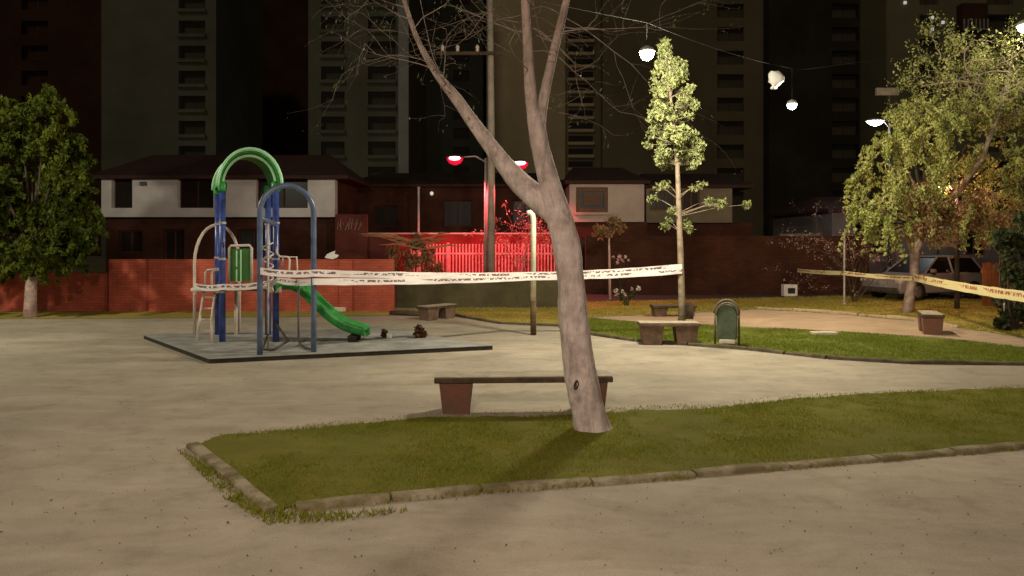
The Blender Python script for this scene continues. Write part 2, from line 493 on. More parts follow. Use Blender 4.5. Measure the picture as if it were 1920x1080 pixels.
def kerb(name, path, wd, h, m, ln=.9, jit=.012, gap=.012, seed=1):
    rnd = random.Random(seed)
    b = MB()
    for a, c in zip(path[:-1], path[1:]):
        a = Vector((a[0], a[1], 0)); c = Vector((c[0], c[1], 0))
        d = c - a; L = d.length; n = max(1, round(L / ln)); t = d.normalized(); s = Vector((-t.y, t.x, 0))
        for i in range(n):
            p0 = a + t * (L * i / n + gap); p1 = a + t * (L * (i + 1) / n - gap)
            o = s * rnd.uniform(-jit, jit)
            k = 5
            hh = h * rnd.uniform(.7, 1.1)
            top = []
            for j in range(k + 1):
                q = p0.lerp(p1, j / k) + o
                w2 = wd / 2 * (1 + .18 * noise.noise(q * 3))
                zz = hh * (1 + .35 * noise.noise(q * 2.2 + Vector((9, 0, 0))))
                top.append((q, w2, zz))
            b0 = len(b.v)
            for q, w2, zz in top:
                for sw, z in ((-w2 * 1.12, -.04), (-w2, zz * .75), (-w2 * .7, zz), (w2 * .7, zz), (w2, zz * .75), (w2 * 1.12, -.04)):
                    b.v.append(tuple(q + s * sw + Vector((0, 0, z))))
            for j in range(k):
                for e in range(5):
                    b.f.append((b0 + j * 6 + e, b0 + (j + 1) * 6 + e, b0 + (j + 1) * 6 + e + 1, b0 + j * 6 + e + 1))
            b.f.append(tuple(b0 + e for e in range(6)))
            b.f.append(tuple(b0 + k * 6 + e for e in reversed(range(6))))
    o = b.build(name, m, smooth=False)
    return tag(o, kind='structure')

kerb('kerb_bed', [G(362, 836), G(440, 900), G(512, 962)], .12, .042, M_kerb, seed=3)
kerb('kerb_bed_front', [G(552, 955), G(900, 921), G(1300, 891), G(1640, 862), G(1920, 837), Vector((9.2, 8.5, 0))], .13, .042, M_kerb, seed=5)
kerb('kerb_lawn', [G(1050, 614), G(1110, 628), G(1190, 640), G(1290, 648), G(1400, 656), G(1550, 673), G(1700, 682), G(1920, 685), Vector((13.0, 11.1, 0))], .09, .06, M_kerb2, seed=6)
kerb('kerb_far', [G(850, 592), G(940, 607.5), G(1048, 612)], .1, .06, M_kerb2, seed=8)
kerb('kerb_path', [G(1420, 579), G(1560, 587), G(1720, 601), G(1800, 615)], .12, .07, M_path, seed=9)

def inside(poly, X, Y):
    n = len(poly); res = np.zeros(len(X), bool)
    j = n - 1
    for i in range(n):
        xi, yi, xj, yj = poly[i][0], poly[i][1], poly[j][0], poly[j][1]
        c = ((yi > Y) != (yj > Y)) & (X < (xj - xi) * (Y - yi) / (yj - yi + 1e-12) + xi)
        res ^= c
        j = i
    return res

def grass(name, poly, n, h, wd, m, label, seed, xmax=1e9, holes=(), patch=.9):
    rs = np.random.RandomState(seed)
    xs = [p[0] for p in poly]; ys = [p[1] for p in poly]
    X = rs.uniform(min(xs), min(max(xs), xmax), n * 3); Y = rs.uniform(min(ys), max(ys), n * 3)
    k = inside(poly, X, Y)
    for (hx, hy, hr) in holes:
        k &= (X - hx) ** 2 + (Y - hy) ** 2 > hr * hr
    X, Y = X[k][:n * 2], Y[k][:n * 2]
    dens = np.array([noise.noise(Vector((x * patch, y * patch, seed))) + .5 * noise.noise(Vector((x * 4, y * 4, seed))) for x, y in zip(X, Y)])
    k = dens > -.18 + rs.uniform(-.35, .25, len(X))
    X, Y, dens = X[k][:n], Y[k][:n], dens[k][:n]
    n = len(X)
    a = rs.uniform(0, 2 * np.pi, n); hh = h * rs.uniform(.4, 1.25, n) * (1 + .5 * dens); ww = wd * rs.uniform(.6, 1.3, n)
    la = rs.uniform(0, 2 * np.pi, n); le = hh * rs.uniform(.2, .9, n)
    V = np.zeros((n, 3, 3))
    V[:, 0] = np.stack([X - np.cos(a) * ww, Y - np.sin(a) * ww, np.zeros(n)], 1)
    V[:, 1] = np.stack([X + np.cos(a) * ww, Y + np.sin(a) * ww, np.zeros(n)], 1)
    V[:, 2] = np.stack([X + np.cos(la) * le, Y + np.sin(la) * le, hh], 1)
    o = np_quads(V.reshape(-1, 3), name, m, k=3)
    return tag(o, label, 'grass', kind='stuff')

grass('grass', BED, 95000, .034, .0055, M_blade, 'short worn grass in the kerbed bed round the leaning tree', 11, holes=((.85, 7.85, .22),))
fr = [G(330, 842), G(420, 935), G(500, 985), G(640, 978), G(800, 955), G(560, 965), G(500, 955), G(440, 905)]
grass('grass_fringe', fr, 5000, .05, .006, M_blade, 'weeds grown over the outside of the bed kerb', 12)
fr2 = [G(540, 962), G(900, 929), G(1300, 899), G(1640, 869), G(1960, 842), G(1960, 834), G(1640, 857), G(1300, 886), G(900, 916), G(540, 950)]
grass('grass_fringe', fr2, 7000, .045, .006, M_blade, 'thin weeds creeping over the front kerb of the bed', 15, patch=1.8)
bk = [G(400, 815), G(620, 792), G(820, 774), G(1000, 772), G(1180, 762), G(1350, 755), G(1500, 740), G(1920, 723), G(1920, 738), G(1500, 756), G(1180, 782), G(1000, 791), G(820, 793), G(620, 808), G(420, 826)]
grass('grass_fringe', bk, 8000, .018, .006, M_blade, 'sparse worn grass fading into the bare earth behind the bench', 16, patch=2.2)
grass('grass_side', L2, 60000, .04, .008, M_blade2, 'bright green grass strip behind the oval bin', 13)
grass('grass_far', L1, 40000, .05, .014, M_blade3, 'dry yellowish grass beyond the path', 14, xmax=16)

# loose grit, leaves and pebbles on the bare earth
rs = np.random.RandomState(5)
V = []
for i in range(900):
    if i < 420:
        y = rs.uniform(4.2, 8); x = rs.uniform(-.75, .75) * y
    else:
        y = rs.uniform(8, 17); x = rs.uniform(-.75, .75) * y
    s = rs.uniform(.005, .014) * (1 if i % 9 else 1.7)
    a = rs.uniform(0, 6.28)
    for k in range(4):
        an = a + k * 1.5708
        V.append((x + math.cos(an) * s * (1 if k % 2 else .45), y + math.sin(an) * s * (1 if k % 2 else .45), .006 + (.012 if k % 2 else .002) * rs.uniform(.3, 1)))
tag(np_quads(np.array(V), 'leaf_litter', M_leaf_dead), 'fallen leaves and grit strewn over the bare earth', 'leaf litter', kind='stuff')

# ================================================================== BUILDINGS
def facade(mb, x0, x1, z0, z1, y, depth, thick, ops):
    xs = sorted({x0, x1, *[o[0] for o in ops], *[o[1] for o in ops]})
    zs = sorted({z0, z1, *[o[2] for o in ops], *[o[3] for o in ops]})
    for i in range(len(xs) - 1):
        for j in range(len(zs) - 1):
            cx = (xs[i] + xs[i + 1]) / 2; cz = (zs[j] + zs[j + 1]) / 2
            if any(o[0] < cx < o[1] and o[2] < cz < o[3] for o in ops): continue
            mb.quad((xs[i], y, zs[j]), (xs[i + 1], y, zs[j]), (xs[i + 1], y, zs[j + 1]), (xs[i], y, zs[j + 1]))
    for a, b, c, d in ops:
        e = y + depth
        mb.quad((a, y, c), (a, e, c), (b, e, c), (b, y, c)); mb.quad((a, y, d), (b, y, d), (b, e, d), (a, e, d))
        mb.quad((a, y, c), (a, y, d), (a, e, d), (a, e, c)); mb.quad((b, y, c), (b, e, c), (b, e, d), (b, y, d))
    t = y + thick
    mb.quad((x0, y, z0), (x0, y, z1), (x0, t, z1), (x0, t, z0)); mb.quad((x1, y, z0), (x1, t, z0), (x1, t, z1), (x1, y, z1))
    mb.quad((x0, y, z1), (x1, y, z1), (x1, t, z1), (x0, t, z1)); mb.quad((x0, t, z0), (x0, t, z1), (x1, t, z1), (x1, t, z0))

def window(root, a, b, c, d, y, fm, pm, mull=1, fw=.06, cache={}):
    """frame part with its pane sub-part; a..b in x, c..d in z, set at plane y"""
    key = (round(b - a, 3), round(d - c, 3), fm.name, pm.name, mull, fw)
    hw, hz = (b - a) / 2, (d - c) / 2
    if key not in cache:
        f = MB()
        f.box(-hw, hw, -.04, .04, hz - fw, hz); f.box(-hw, hw, -.04, .04, -hz, -hz + fw)
        f.box(-hw, -hw + fw, -.04, .04, -hz + fw, hz - fw); f.box(hw - fw, hw, -.04, .04, -hz + fw, hz - fw)
        for i in range(mull):
            xx = -hw + (2 * hw) * (i + 1) / (mull + 1)
            f.box(xx - fw / 2, xx + fw / 2, -.035, .035, -hz + fw, hz - fw)
        fo = f.build('window', fm)
        p = MB().box(-hw + .01, hw - .01, .005, .02, -hz + .01, hz - .01)
        po = p.build('pane', pm)
        cache[key] = (fo.data, po.data)
        bpy.data.objects.remove(fo); bpy.data.objects.remove(po)
    fd, pd = cache[key]
    fo = link('window', fd, None, root); po = link('pane', pd, None, fo)
    fo.location = Vector(((a + b) / 2, y, (c + d) / 2)) - root.location
    return fo

def tower(name, label, D, px0, px1, top, m, cols=(), thick=14, pitch=47, ybase=240, nrow=9, winh=27, lit=(), ledge=True, ledge_m=None, pm=None):
    s = D / F
    x0, x1 = (px0 - 960) * s, (px1 - 960) * s
    root = empty(name, ((x0 + x1) / 2, D, 0), label, 'apartment tower')
    ops = []
    for (a, b) in cols:
        for r in range(nrow):
            yc = ybase - r * pitch
            zc = EYE - (yc - HY) * s
            ops.append(((a - 960) * s, (b - 960) * s, zc - winh * s / 2, zc + winh * s / 2))
        for r in range(1, 4):
            zc = EYE - (ybase + r * pitch - HY) * s
            if zc > 1.5: ops.append(((a - 960) * s, (b - 960) * s, zc - winh * s / 2, zc + winh * s / 2))
    wl = MB(); facade(wl, x0, x1, -.1, top, D, .9, thick, ops)
    wl.build('wall', m, root, True)
    for i, o in enumerate(ops):
        window(root, *o, D + .7, M_darksteel, pm or M_tower_glass, mull=1, fw=.1)
        if ledge:
            MB().box(o[0] - .1, o[1] + .1, D - .35, D + .02, o[2] - .28, o[2] + .06).build('balcony_ledge', ledge_m or m, root, True)
    return root, s

t1, _ = tower('apartment_tower', 'grey concrete tower with one column of dark balconies, above the white house', 75, 190, 405, 42, M_tower, [(335, 385)])
t2, s2 = tower('apartment_tower', 'grey tower with two balcony columns and a pale corner strip', 74, 578, 766, 42, M_tower, [(602, 646), (690, 742)], ybase=232)
MB().box((748 - 960) * s2, (767 - 960) * s2, 73.6, 73.98, -.1, 42).build('corner_strip', M_tower_pale, t2, True)
t3, _ = tower('apartment_tower', 'dim grey tower standing behind the left limb of the leaning tree', 96, 770, 906, 50, M_tower, [(850, 880)], pitch=36, winh=20, ybase=250, ledge=False, pm=M_dull_glass)
t4, _ = tower('apartment_tower', 'palest grey tower, directly behind the forked leaning tree', 92, 912, 1060, 50, M_tower_grey, [], ledge=False)
t5, _ = tower('apartment_tower', 'narrow tower with pale stacked balcony slabs right of the tree fork', 90, 1062, 1128, 46, M_tower_brown, [(1066, 1112)], pitch=24, winh=13, ybase=285, nrow=10, ledge_m=M_tower_grey)
t6, _ = tower('apartment_tower', 'wide brown tower in shadow behind the slender columnar tree', 88, 1130, 1440, 46, M_tower_brown, [(1345, 1395)], pitch=44, winh=26, ledge=False, pm=M_dull_glass)
t7, _ = tower('apartment_tower', 'nearly black tower behind the hanging white lamp and bag', 86, 1442, 1660, 38, M_tower_dark, [(1560, 1610)], pitch=44, winh=26, ledge=False, pm=M_dull_glass)
t8, s8 = tower('apartment_tower', 'olive grey tower with a reddish balcony, behind the bare twigs', 80, 1662, 2060, 46, M_tower_green, [(1724, 1760), (1850, 1900)], pitch=46, winh=28, ybase=225, ledge=False, pm=M_dull_glass)
rb = MB().box((1793 - 960) * s8, (1840 - 960) * s8, 78.9, 79.98, EYE - (62 - HY) * s8, EYE - (12 - HY) * s8).build('balcony', M_tower_brick, t8, True)
b = MB()
for i in range(7):
    xx = (1795 + i * 7.2 - 960) * s8
    b.box(xx - .06, xx + .06, 78.7, 78.82, EYE - (60 - HY) * s8, EYE - (42 - HY) * s8)
b.box((1793 - 960) * s8, (1841 - 960) * s8, 78.66, 78.86, EYE - (62 - HY) * s8, EYE - (60 - HY) * s8)
b.build('railing', M_tower_pale, rb, True)
for px, py in ((1748, 33), (1768, 42), (1748, 55), (1697, 5)):
    p = P(px, py, 79.9)
    MB().box(p.x - .13, p.x + .13, 79.8, 79.97, p.z - .15, p.z + .15).build('porch_bulb', M_bulb_small, t8, True)
tl, _ = tower('apartment_block', 'dark reddish block rising behind the leafy tree at the frame edge', 92, -200, 215, 46, M_tower_brick, [(40, 90)], ledge=False, pm=M_tower_brick)
tm, _ = tower('apartment_block', 'very dark block filling the gap between the two balcony towers', 130, 395, 590, 62, M_tower_brick, [(440, 470)], ledge=False, pitch=30, winh=16, pm=M_tower_brick)

# ---- house on the left with the white upper storey
def roof(root, x0, x1, y0, y1, ze, zr, over=.35, m=M_rooftile, hip=0.0, t=.12):
    ym = (y0 + y1) / 2
    a = MB()
    xo0, xo1 = x0 - over, x1 + over
    yo0, yo1 = y0 - over, y1 + over
    V = [(xo0, yo0, ze), (xo1, yo0, ze), (xo1, yo1, ze), (xo0, yo1, ze), (xo0 + hip, ym, zr), (xo1 - hip, ym, zr)]
    b0 = len(a.v)
    a.v += V + [(v[0], v[1], v[2] - t) for v in V[:4]]
    a.f += [(0, 1, 5, 4), (2, 3, 4, 5), (1, 2, 5), (3, 0, 4), (6, 7, 1, 0), (7, 8, 2, 1), (8, 9, 3, 2), (9, 6, 0, 3), (9, 8, 7, 6)]
    return a.build('roof', m, root, True)

D = 27.0
h1 = empty('house', P(410, 450, D) * 1.0, 'house with white upper storey and dark roof behind the play tower', 'house')
h1.location.z = 0
X = lambda px, D_=D: (px - 960) / F * D_
Z = lambda py, D_=D: EYE - (py - HY) / F * D_
ops = [(X(209), X(248), Z(390), Z(335)), (X(333), X(400), Z(390), Z(335)), (X(480), X(577), Z(390), Z(335))]
b = MB(); facade(b, X(190), X(628), Z(406), Z(333), D, .3, .4, ops); b.build('upper_wall', M_white_render, h1, True)
MB().box(X(191), X(627), D + .45, D + 4, Z(406), Z(333)).build('rear_wall', M_brickdark, h1, True)
for i, o in enumerate(ops): window(h1, *o, D + .26, M_redframe, M_dark_glass, mull=(i > 0), fw=.05)
b = MB().box(X(186), X(628), D - .06, D - .002, Z(407), Z(392)); b.build('sill_band', M_white_render, h1, True)
ops = [(X(300), X(340), .05, Z(430)), (X(440), X(500), Z(470), Z(430)), (X(215), X(260), Z(475), Z(432))]
b = MB(); facade(b, X(191), X(640), -.1, Z(406) - .004, D + .25, .25, 3.7, ops); b.build('lower_wall', M_brickdark, h1, True)
for o in ops: window(h1, *o, D + .42, M_redframe, M_dark_glass, mull=1)
roof(h1, X(190), X(640), D, D + 4, Z(333) + .06, Z(290) + .22, .3, hip=1.2)
b = MB().box(X(264), X(276), D - .1, D - .01, Z(348), Z(341)); b.build('wall_lamp', M_darksteel, h1, True)

# ---- middle house, dark, behind the red fence
D = 33.0
h2 = empty('house', (X(850, D), D, 0), 'low dark red house behind the bright red fence', 'house')
X2 = lambda px: X(px, 33.0)
Z2 = lambda py: Z(py, 33.0)
ops = [(X2(700), X2(745), Z2(425), Z2(385)), (X2(830), X2(885), Z2(425), Z2(375)), (X2(960), X2(1010), Z2(425), Z2(375))]
b = MB(); facade(b, X2(640), X2(1066), -.1, Z2(348), D, .25, 8, ops); b.build('wall', M_brickdark, h2, True)
for o in ops: window(h2, *o, D + .18, M_redframe, M_dark_glass, mull=1)
roof(h2, X2(640), X2(1066), D, D + 8, Z2(348) + .05, Z2(322) + .3, .3, hip=1.5)
p = P(810, 363, D)
MB().lathe([(.02, -.09), (.075, -.05), (.075, .05), (.02, .09)], (p.x, D - .12, p.z), 10).build('porch_bulb', M_bulb_small, h2, True)

# ---- right houses
D = 29.0
h3 = empty('house', (X(1140, D), D, 0), 'cream house with one brown framed window, right of the leaning tree', 'house')
X3 = lambda px: X(px, 29.0)
Z3 = lambda py: Z(py, 29.0)
op = (X3(1080), X3(1140), Z3(398), Z3(351))
b = MB(); facade(b, X3(1068), X3(1208), Z3(416), Z3(343), D, .2, 7, [op]); b.build('upper_wall', M_cream_render, h3, True)
fo = window(h3, *op, D + .08, M_brownframe, M_dark_glass, mull=0, fw=.16)
MB().box(op[0] + .3, op[1] - .3, D + .04, D + .075, op[2] + .28, op[3] - .22).build('inner_sash', M_brownframe, fo, True)
MB().box(op[0] - .08, op[1] + .12, D - .1, D - .002, op[2] - .1, op[2] - .01).build('window_sill', M_cream_render, h3, True)
opd = (X3(1090), X3(1120), -.05, Z3(445))
b = MB(); facade(b, X3(1066), X3(1215), -.1, Z3(416) - .004, D + .1, .2, 6.8, [opd]); b.build('lower_wall', M_brickdark, h3, True)
window(h3, *opd, D + .2, M_redframe, M_dark_glass, mull=0, fw=.08)
roof(h3, X3(1068), X3(1208), D, D + 7, Z3(343) + .08, Z3(322) + .5, .2, hip=.6)
h4 = empty('house', (X(1300, D), D, 0), 'dim house with a wide latticed window behind the slender tree', 'house')
op = (X3(1222), X3(1318), Z3(394), Z3(356))
b = MB(); facade(b, X3(1216), X3(1380), Z3(417), Z3(349), D + .5, .2, 7, [op]); b.build('upper_wall', M_pale_render, h4, True)
window(h4, *op, D + .6, M_brownframe, M_dark_glass, mull=5, fw=.07)
b = MB(); facade(b, X3(1217), X3(1420), -.1, Z3(417) - .004, D + .7, .2, 6.6, []); b.build('lower_wall', M_brickdark, h4, True)
roof(h4, X3(1217), X3(1410), D + .5, D + 7.5, Z3(349) + .08, Z3(328) + .4, .2, hip=.6)

D = 31.0
h5 = empty('house', (X(1760, D), D, 0), 'lilac grey house front behind the parked white car', 'house')
b = MB(); opz = [(X(1605, D), X(1660, D), Z(478, D), Z(418, D)), (X(1810, D), X(1850, D), Z(478, D), Z(430, D))]
facade(b, X(1560, D), X(2050, D), -.1, Z(395, D), D, .25, 7, opz); b.build('wall', M_lilac_render, h5, True)
for o in opz: window(h5, *o, D + .18, M_brownframe, M_dark_glass, mull=1)
roof(h5, X(1560, D), X(2050, D), D, D + 7, Z(395, D) + .06, Z(360, D), .3, hip=1)
MB().box(X(1465, D), X(1560, D) - .35, D + .2, D + .7, Z(444, D), Z(438, D)).build('porch_canopy', M_pale_render, h5, True)

# ---- boundary walls and fences
def wall_thing(name, label, x0, x1, y, h, t, m, cap_m=None, cat='wall', piers=0):
    r = empty(name, ((x0 + x1) / 2, y, 0), label, cat)
    MB().box(x0, x1, y, y + t, -.1, h).build('wall_body', m, r, True)
    if cap_m: MB().box(x0 - .02, x1 + .02, y - .03, y + t + .03, h + .002, h + .07).build('coping', cap_m, r, True, bevel=.01)
    for i in range(piers):
        xx = x0 + (x1 - x0) * (i + .5) / piers
        MB().box(xx - .18, xx + .18, y - .06, y - .003, -.1, h - .002).build('pier', m, r, True)
    return r
gw = wall_thing('garden_wall', 'long red brick garden wall behind the play tower', (204 - 960) / F * 20.9, (738 - 960) / F * 20.9, 20.9, 1.46, .22, M_brickred, None, piers=3)
b = MB()                                       # scrawled pale strokes on the brick
rr = random.Random(3)
gw2 = wall_thing('garden_wall', 'lower stepped end of brick wall beside the leafy tree', (-260 - 960) / F * 21.0, (202 - 960) / F * 21.0, 21.0, 1.08, .2, M_brickred)
lw = wall_thing('low_wall', 'low dark olive wall under the red fence', (741 - 960) / F * 22.0, (1062 - 960) / F * 22.0, 22.0, .83, .25, M_lowwall)
rw = wall_thing('boundary_wall', 'bright red coped wall behind the barred fence', X(590, 32), X(1068, 32), 31.6, 2.24, .2, M_redwall, M_whitesteel)
dw = wall_thing('boundary_wall', 'tall dark brick wall behind the slender tree and bin', X(1100, 27), X(1640, 27), 27.4, 2.15, .22, M_brickdark, None)
sw = wall_thing('boundary_wall', 'short red wall with pale scrawled strokes beside the white house', X(641, 26.6), X(742, 26.6), 26.6, Z(440, 26.6), .2, M_reddark)
D = 26.6
hp = MB().box(X(630, D), X(690, D), D - .12, D - .004, 1.2, Z(402, D)).build('raised_panel', M_reddark, sw, True)
b = MB()
xx = X(634, D)
for i in range(7):
    z0 = Z(432, D); hh = rr.uniform(.22, .5)
    b.tube([(xx, D - .125, z0 + rr.uniform(0, .05)), (xx + rr.uniform(-.02, .12), D - .125, z0 + hh), (xx + .1, D - .125, z0 + hh * .5)], .014, 5)
    xx += rr.uniform(.08, .16)
b.build('scrawl', M_leaf_pink, hp, True)

def bar_fence(label, x0, x1, y, h, base, m, step=.13, nposts=4):
    r = empty('bar_fence', ((x0 + x1) / 2, y, 0), label, 'fence')
    b = MB(); n = int((x1 - x0) / step)
    for i in range(n + 1):
        xx = x0 + (x1 - x0) * i / n
        b.box(xx - .028, xx + .028, y - .02, y + .02, base + .02, h)
    b.build('bars', m, r, True)
    MB().box(x0, x1, y - .035, y - .022, h - .42, h - .35).box(x0, x1, y - .035, y - .022, base + .08, base + .14).build('rail', m, r, True)
    for i in range(nposts + 1):
        xx = x0 + (x1 - x0) * i / nposts
        MB().box(xx - .05, xx + .05, y - .06, y + .06, -.1, h + .05).build('post', m, r, True)
    MB().box(x0, x1, y - .1, y + .1, -.1, base).build('plinth', M_redwall, r, True)
    return r
bar_fence('red barred fence glowing under the twin red street lamp', X(770, 30), X(1052, 30), 30.0, 1.84, .35, M_redpaint)

# ================================================================== TREES
def branch_pts(p, d, L, n, curl, rnd, droop=0.0):
    pts = [Vector(p)]; d = Vector(d).normalized()
    for i in range(n):
        d = (d + Vector((rnd.gauss(0, curl), rnd.gauss(0, curl), rnd.gauss(0, curl) - droop))).normalized()
        pts.append(pts[-1] + d * (L / n))
    return pts, d

def twigs(mb, p, d, L, r, lev, rnd, tips, curl=.16, droop=0.0, split=3, spread=.75, n=5):
    pts, dd = branch_pts(p, d, L, 5, curl, rnd, droop)
    rad = [r * (1 - .6 * i / 5) for i in range(6)]
    mb.tube(pts, rad, n, cap=False)
    if lev == 0:
        tips.append((pts[-1], dd)); tips.append((pts[3], dd)); return
    for k in range(split):
        q = pts[rnd.choice((2, 3, 4, 5))] if k else pts[5]
        nd = (dd + Vector((rnd.gauss(0, spread), rnd.gauss(0, spread), rnd.gauss(0, spread * .7)))).normalized()
        twigs(mb, q, nd, L * rnd.uniform(.55, .8), r * .45, lev - 1, rnd, tips, curl, droop, split, spread, max(4, n - 1))

def leaf_cloud(centres, n, rad, size, seed, flat=.9, droop=.0, aspect=.5):
    """n leaf faces (rhombus) round the centres"""
    rs = np.random.RandomState(seed)
    C = np.array([tuple(c) for c in centres]); idx = rs.randint(0, len(C), n)
    off = rs.normal(0, 1, (n, 3)); off /= np.linalg.norm(off, axis=1)[:, None] + 1e-9
    off *= (rs.uniform(0, 1, n) ** .6)[:, None] * (np.asarray(rad)[idx] if hasattr(rad, '__len__') else rad)[:, None] if hasattr(rad, '__len__') else (rs.uniform(0, 1, n) ** .6 * rad)[:, None]
    off[:, 2] *= flat
    c = C[idx] + off
    a = rs.normal(0, 1, (n, 3)); a[:, 2] -= droop; a /= np.linalg.norm(a, axis=1)[:, None]
    t = rs.normal(0, 1, (n, 3)); b = np.cross(a, t); b /= np.linalg.norm(b, axis=1)[:, None] + 1e-9
    s = size * rs.uniform(.55, 1.3, n)[:, None]
    nn = np.cross(a, b) * s * .12
    V = np.stack([c - a * s * .5, c + b * s * .5 * aspect + nn, c + a * s * .5, c - b * s * .5 * aspect + nn], 1)
    return V.reshape(-1, 3)

# ---- the leaning tree in front
TD = 7.9
def TP(px, py, wd, D): return (P(px, py, D), wd / 2 / F * D)
tr = empty('leaning_tree', (G(1110, 805).x, TD, 0), 'leaning forked tree with pale bare trunk in front of the bench', 'tree')
b = MB()
def limb(lst, n=18, wob=.10, seed=0):
    q = [TP(*a) for a in lst]
    pts, rad = [], []
    for i in range(len(q) - 1):            # Catmull-Rom through the outline points
        p0 = q[max(i - 1, 0)]; p1 = q[i]; p2 = q[i + 1]; p3 = q[min(i + 2, len(q) - 1)]
        for k in range(4):
            t = k / 4
            f = lambda a, b_, c, d: .5 * ((2 * b_) + (-a + c) * t + (2 * a - 5 * b_ + 4 * c - d) * t * t + (-a + 3 * b_ - 3 * c + d) * t ** 3)
            pts.append(f(p0[0], p1[0], p2[0], p3[0])); rad.append(f(p0[1], p1[1], p2[1], p3[1]))
    pts.append(q[-1][0]); rad.append(q[-1][1])
    b.tube(pts, rad, n, wob=wob, seed=seed)
    return pts, rad
base = [(1116, 828, 92, 7.9), (1111, 808, 74, 7.9), (1101, 765, 64, 7.9), (1090, 705, 61, 7.9), (1079, 640, 56, 7.9), (1073, 580, 53, 7.9), (1069, 520, 51, 7.9),
        (1062, 460, 50, 7.9), (1050, 412, 49, 7.9), (1038, 372, 43, 7.9), (1026, 325, 37, 7.88), (1014, 280, 34, 7.85), (1006, 238, 31, 7.8)]
limb(base + [(1002, 215, 27, 7.79)], n=40, wob=.13, seed=1)
for (dx, dy, ww) in ((-.15, -.05, .045), (.14, -.08, .05), (-.03, -.15, .04)):
    c_ = Vector((G(1112, 805).x, TD, 0))
    b.tube([c_ + Vector((dx * .25, dy * .25, .26)), c_ + Vector((dx * .62, dy * .62, .07)), c_ + Vector((dx, dy, .0)), c_ + Vector((dx * 1.5, dy * 1.5, -.06))], [ww * 1.2, ww, ww * .7, ww * .3], 10, wob=.2)
b.build('trunk', M_bark, tr, True, smooth=True)
b = MB()
m_pts, m_rad = limb([(1008, 245, 29, 7.81), (999, 205, 25, 7.78), (993, 150, 21, 7.7), (989, 80, 18, 7.65), (985, 10, 16, 7.6), (978, -90, 13, 7.5), (965, -220, 9, 7.4)], 14, seed=4)
r_pts, _ = limb([(1010, 262, 24, 7.85), (1013, 225, 22, 7.9), (1022, 170, 19, 8.0), (1035, 110, 17, 8.1), (1050, 50, 15, 8.2), (1072, -40, 12, 8.3), (1100, -160, 8, 8.4)], 12, seed=2)
l_pts, _ = limb([(1056, 440, 34, 7.92), (1040, 400, 46, 7.95), (1010, 374, 48, 8.0), (976, 344, 42, 8.1), (945, 308, 35, 8.2), (915, 268, 29, 8.3), (882, 222, 24, 8.4), (852, 180, 21, 8.5),
                 (826, 148, 16, 8.6), (800, 108, 12, 8.7), (775, 55, 9, 8.8), (752, -20, 7, 8.9)], 14, seed=3)
b.build('limbs', M_bark, tr, True, smooth=True)
rnd = random.Random(21)
tw = MB(); tips = []
for pts, lo in ((m_pts, .25), (r_pts, .4), (l_pts, .62)):
    for k in range(8):
        i = int(len(pts) * rnd.uniform(lo, .99)); i = min(i, len(pts) - 1)
        d = Vector((rnd.gauss(0, 1), rnd.gauss(0, .8), rnd.uniform(.0, .9)))
        twigs(tw, pts[i], d, rnd.uniform(.6, 1.3), .0065, 2, rnd, tips, curl=.2, droop=.03)
twigs(tw, P(1050, 60, 8.2), (.9, .2, .05), 1.2, .007, 2, rnd, tips, curl=.1)
tw.build('twigs', M_barkdim, tr, True)
np_quads(leaf_cloud([t[0] for t in tips], 650, .12, .05, 4, droop=1.2, aspect=.35), 'crown', M_leaf_dark, tr, True)
kp = P(1078, 716, 7.9) + Vector((0, -.165, 0))
kb = MB(); kb.lathe([(.0, -.03), (.03, -.02), (.036, 0), (.022, .012), (.018, -.006)], (0, 0, 0), 14)
ko = kb.build('knot', M_darkbark, tr, smooth=True)
ko.location = kp - tr.location; ko.rotation_euler = (R(90), R(12), 0); ko.scale = (.75, 1.45, 1)

# ---- slender columnar tree behind the short bench
SD = 15.7
st = empty('columnar_tree', (P(1279, 450, SD).x, SD, 0), 'slender young tree with tall narrow pale green crown', 'tree')
b = MB()
b.tube([P(1279, 628, SD), P(1278, 560, SD), P(1276, 480, SD), P(1273, 400, SD), P(1270, 310, SD), P(1262, 220, SD), P(1252, 140, SD), P(1243, 80, SD)],
       [.085, .07, .062, .055, .045, .033, .02, .008], 10, wob=.08)
rnd = random.Random(5)
cl = []
spine = [(1262, 300, 44), (1262, 282, 46), (1263, 262, 42), (1261, 240, 38), (1259, 218, 42), (1258, 196, 39), (1256, 174, 40), (1255, 152, 36), (1252, 132, 30), (1248, 114, 22), (1243, 96, 13), (1241, 84, 9)]
for (cx, cy, hw) in spine:
    for k in range(max(3, int(hw / 2.8))):
        a = rnd.uniform(0, 6.28); rr_ = rnd.uniform(.15, 1.08) ** .7 * hw * 1.08 * SD / F
        c = P(cx, cy + rnd.uniform(-11, 11), SD) + Vector((math.cos(a) * rr_, math.sin(a) * rr_, 0))
        cl.append(c)
        b.tube([P(cx + 2, cy + 8, SD), c], [.01, .004], 4, cap=False)
low = [(1234, 352, -.1), (1222, 372, .1), (1248, 345, 0), (1318, 346, .1), (1303, 352, -.2), (1330, 378, .2), (1348, 383, -.1), (1358, 380, 0), (1254, 416, .1), (1246, 424, -.1), (1286, 418, .1), (1293, 430, 0), (1262, 395, 0), (1400, 384, 0)]
lc = []
for (cx, cy, dy) in low:
    c = P(cx, cy, SD + dy); lc.append(c)
    s0 = P(1272, min(cy + 22, 432), SD)
    b.tube([s0, s0.lerp(c, .6) + Vector((0, 0, .05)), c], [.008, .006, .004], 5, cap=False)
b.build('trunk', M_bark2, st, True, smooth=True)
V = np.concatenate([leaf_cloud(cl, 7500, .125, .085, 8, droop=.9, aspect=.55), leaf_cloud(lc, 600, .12, .09, 9, droop=.6, aspect=.55)])
np_quads(V, 'crown', M_leaf_small, st, True)

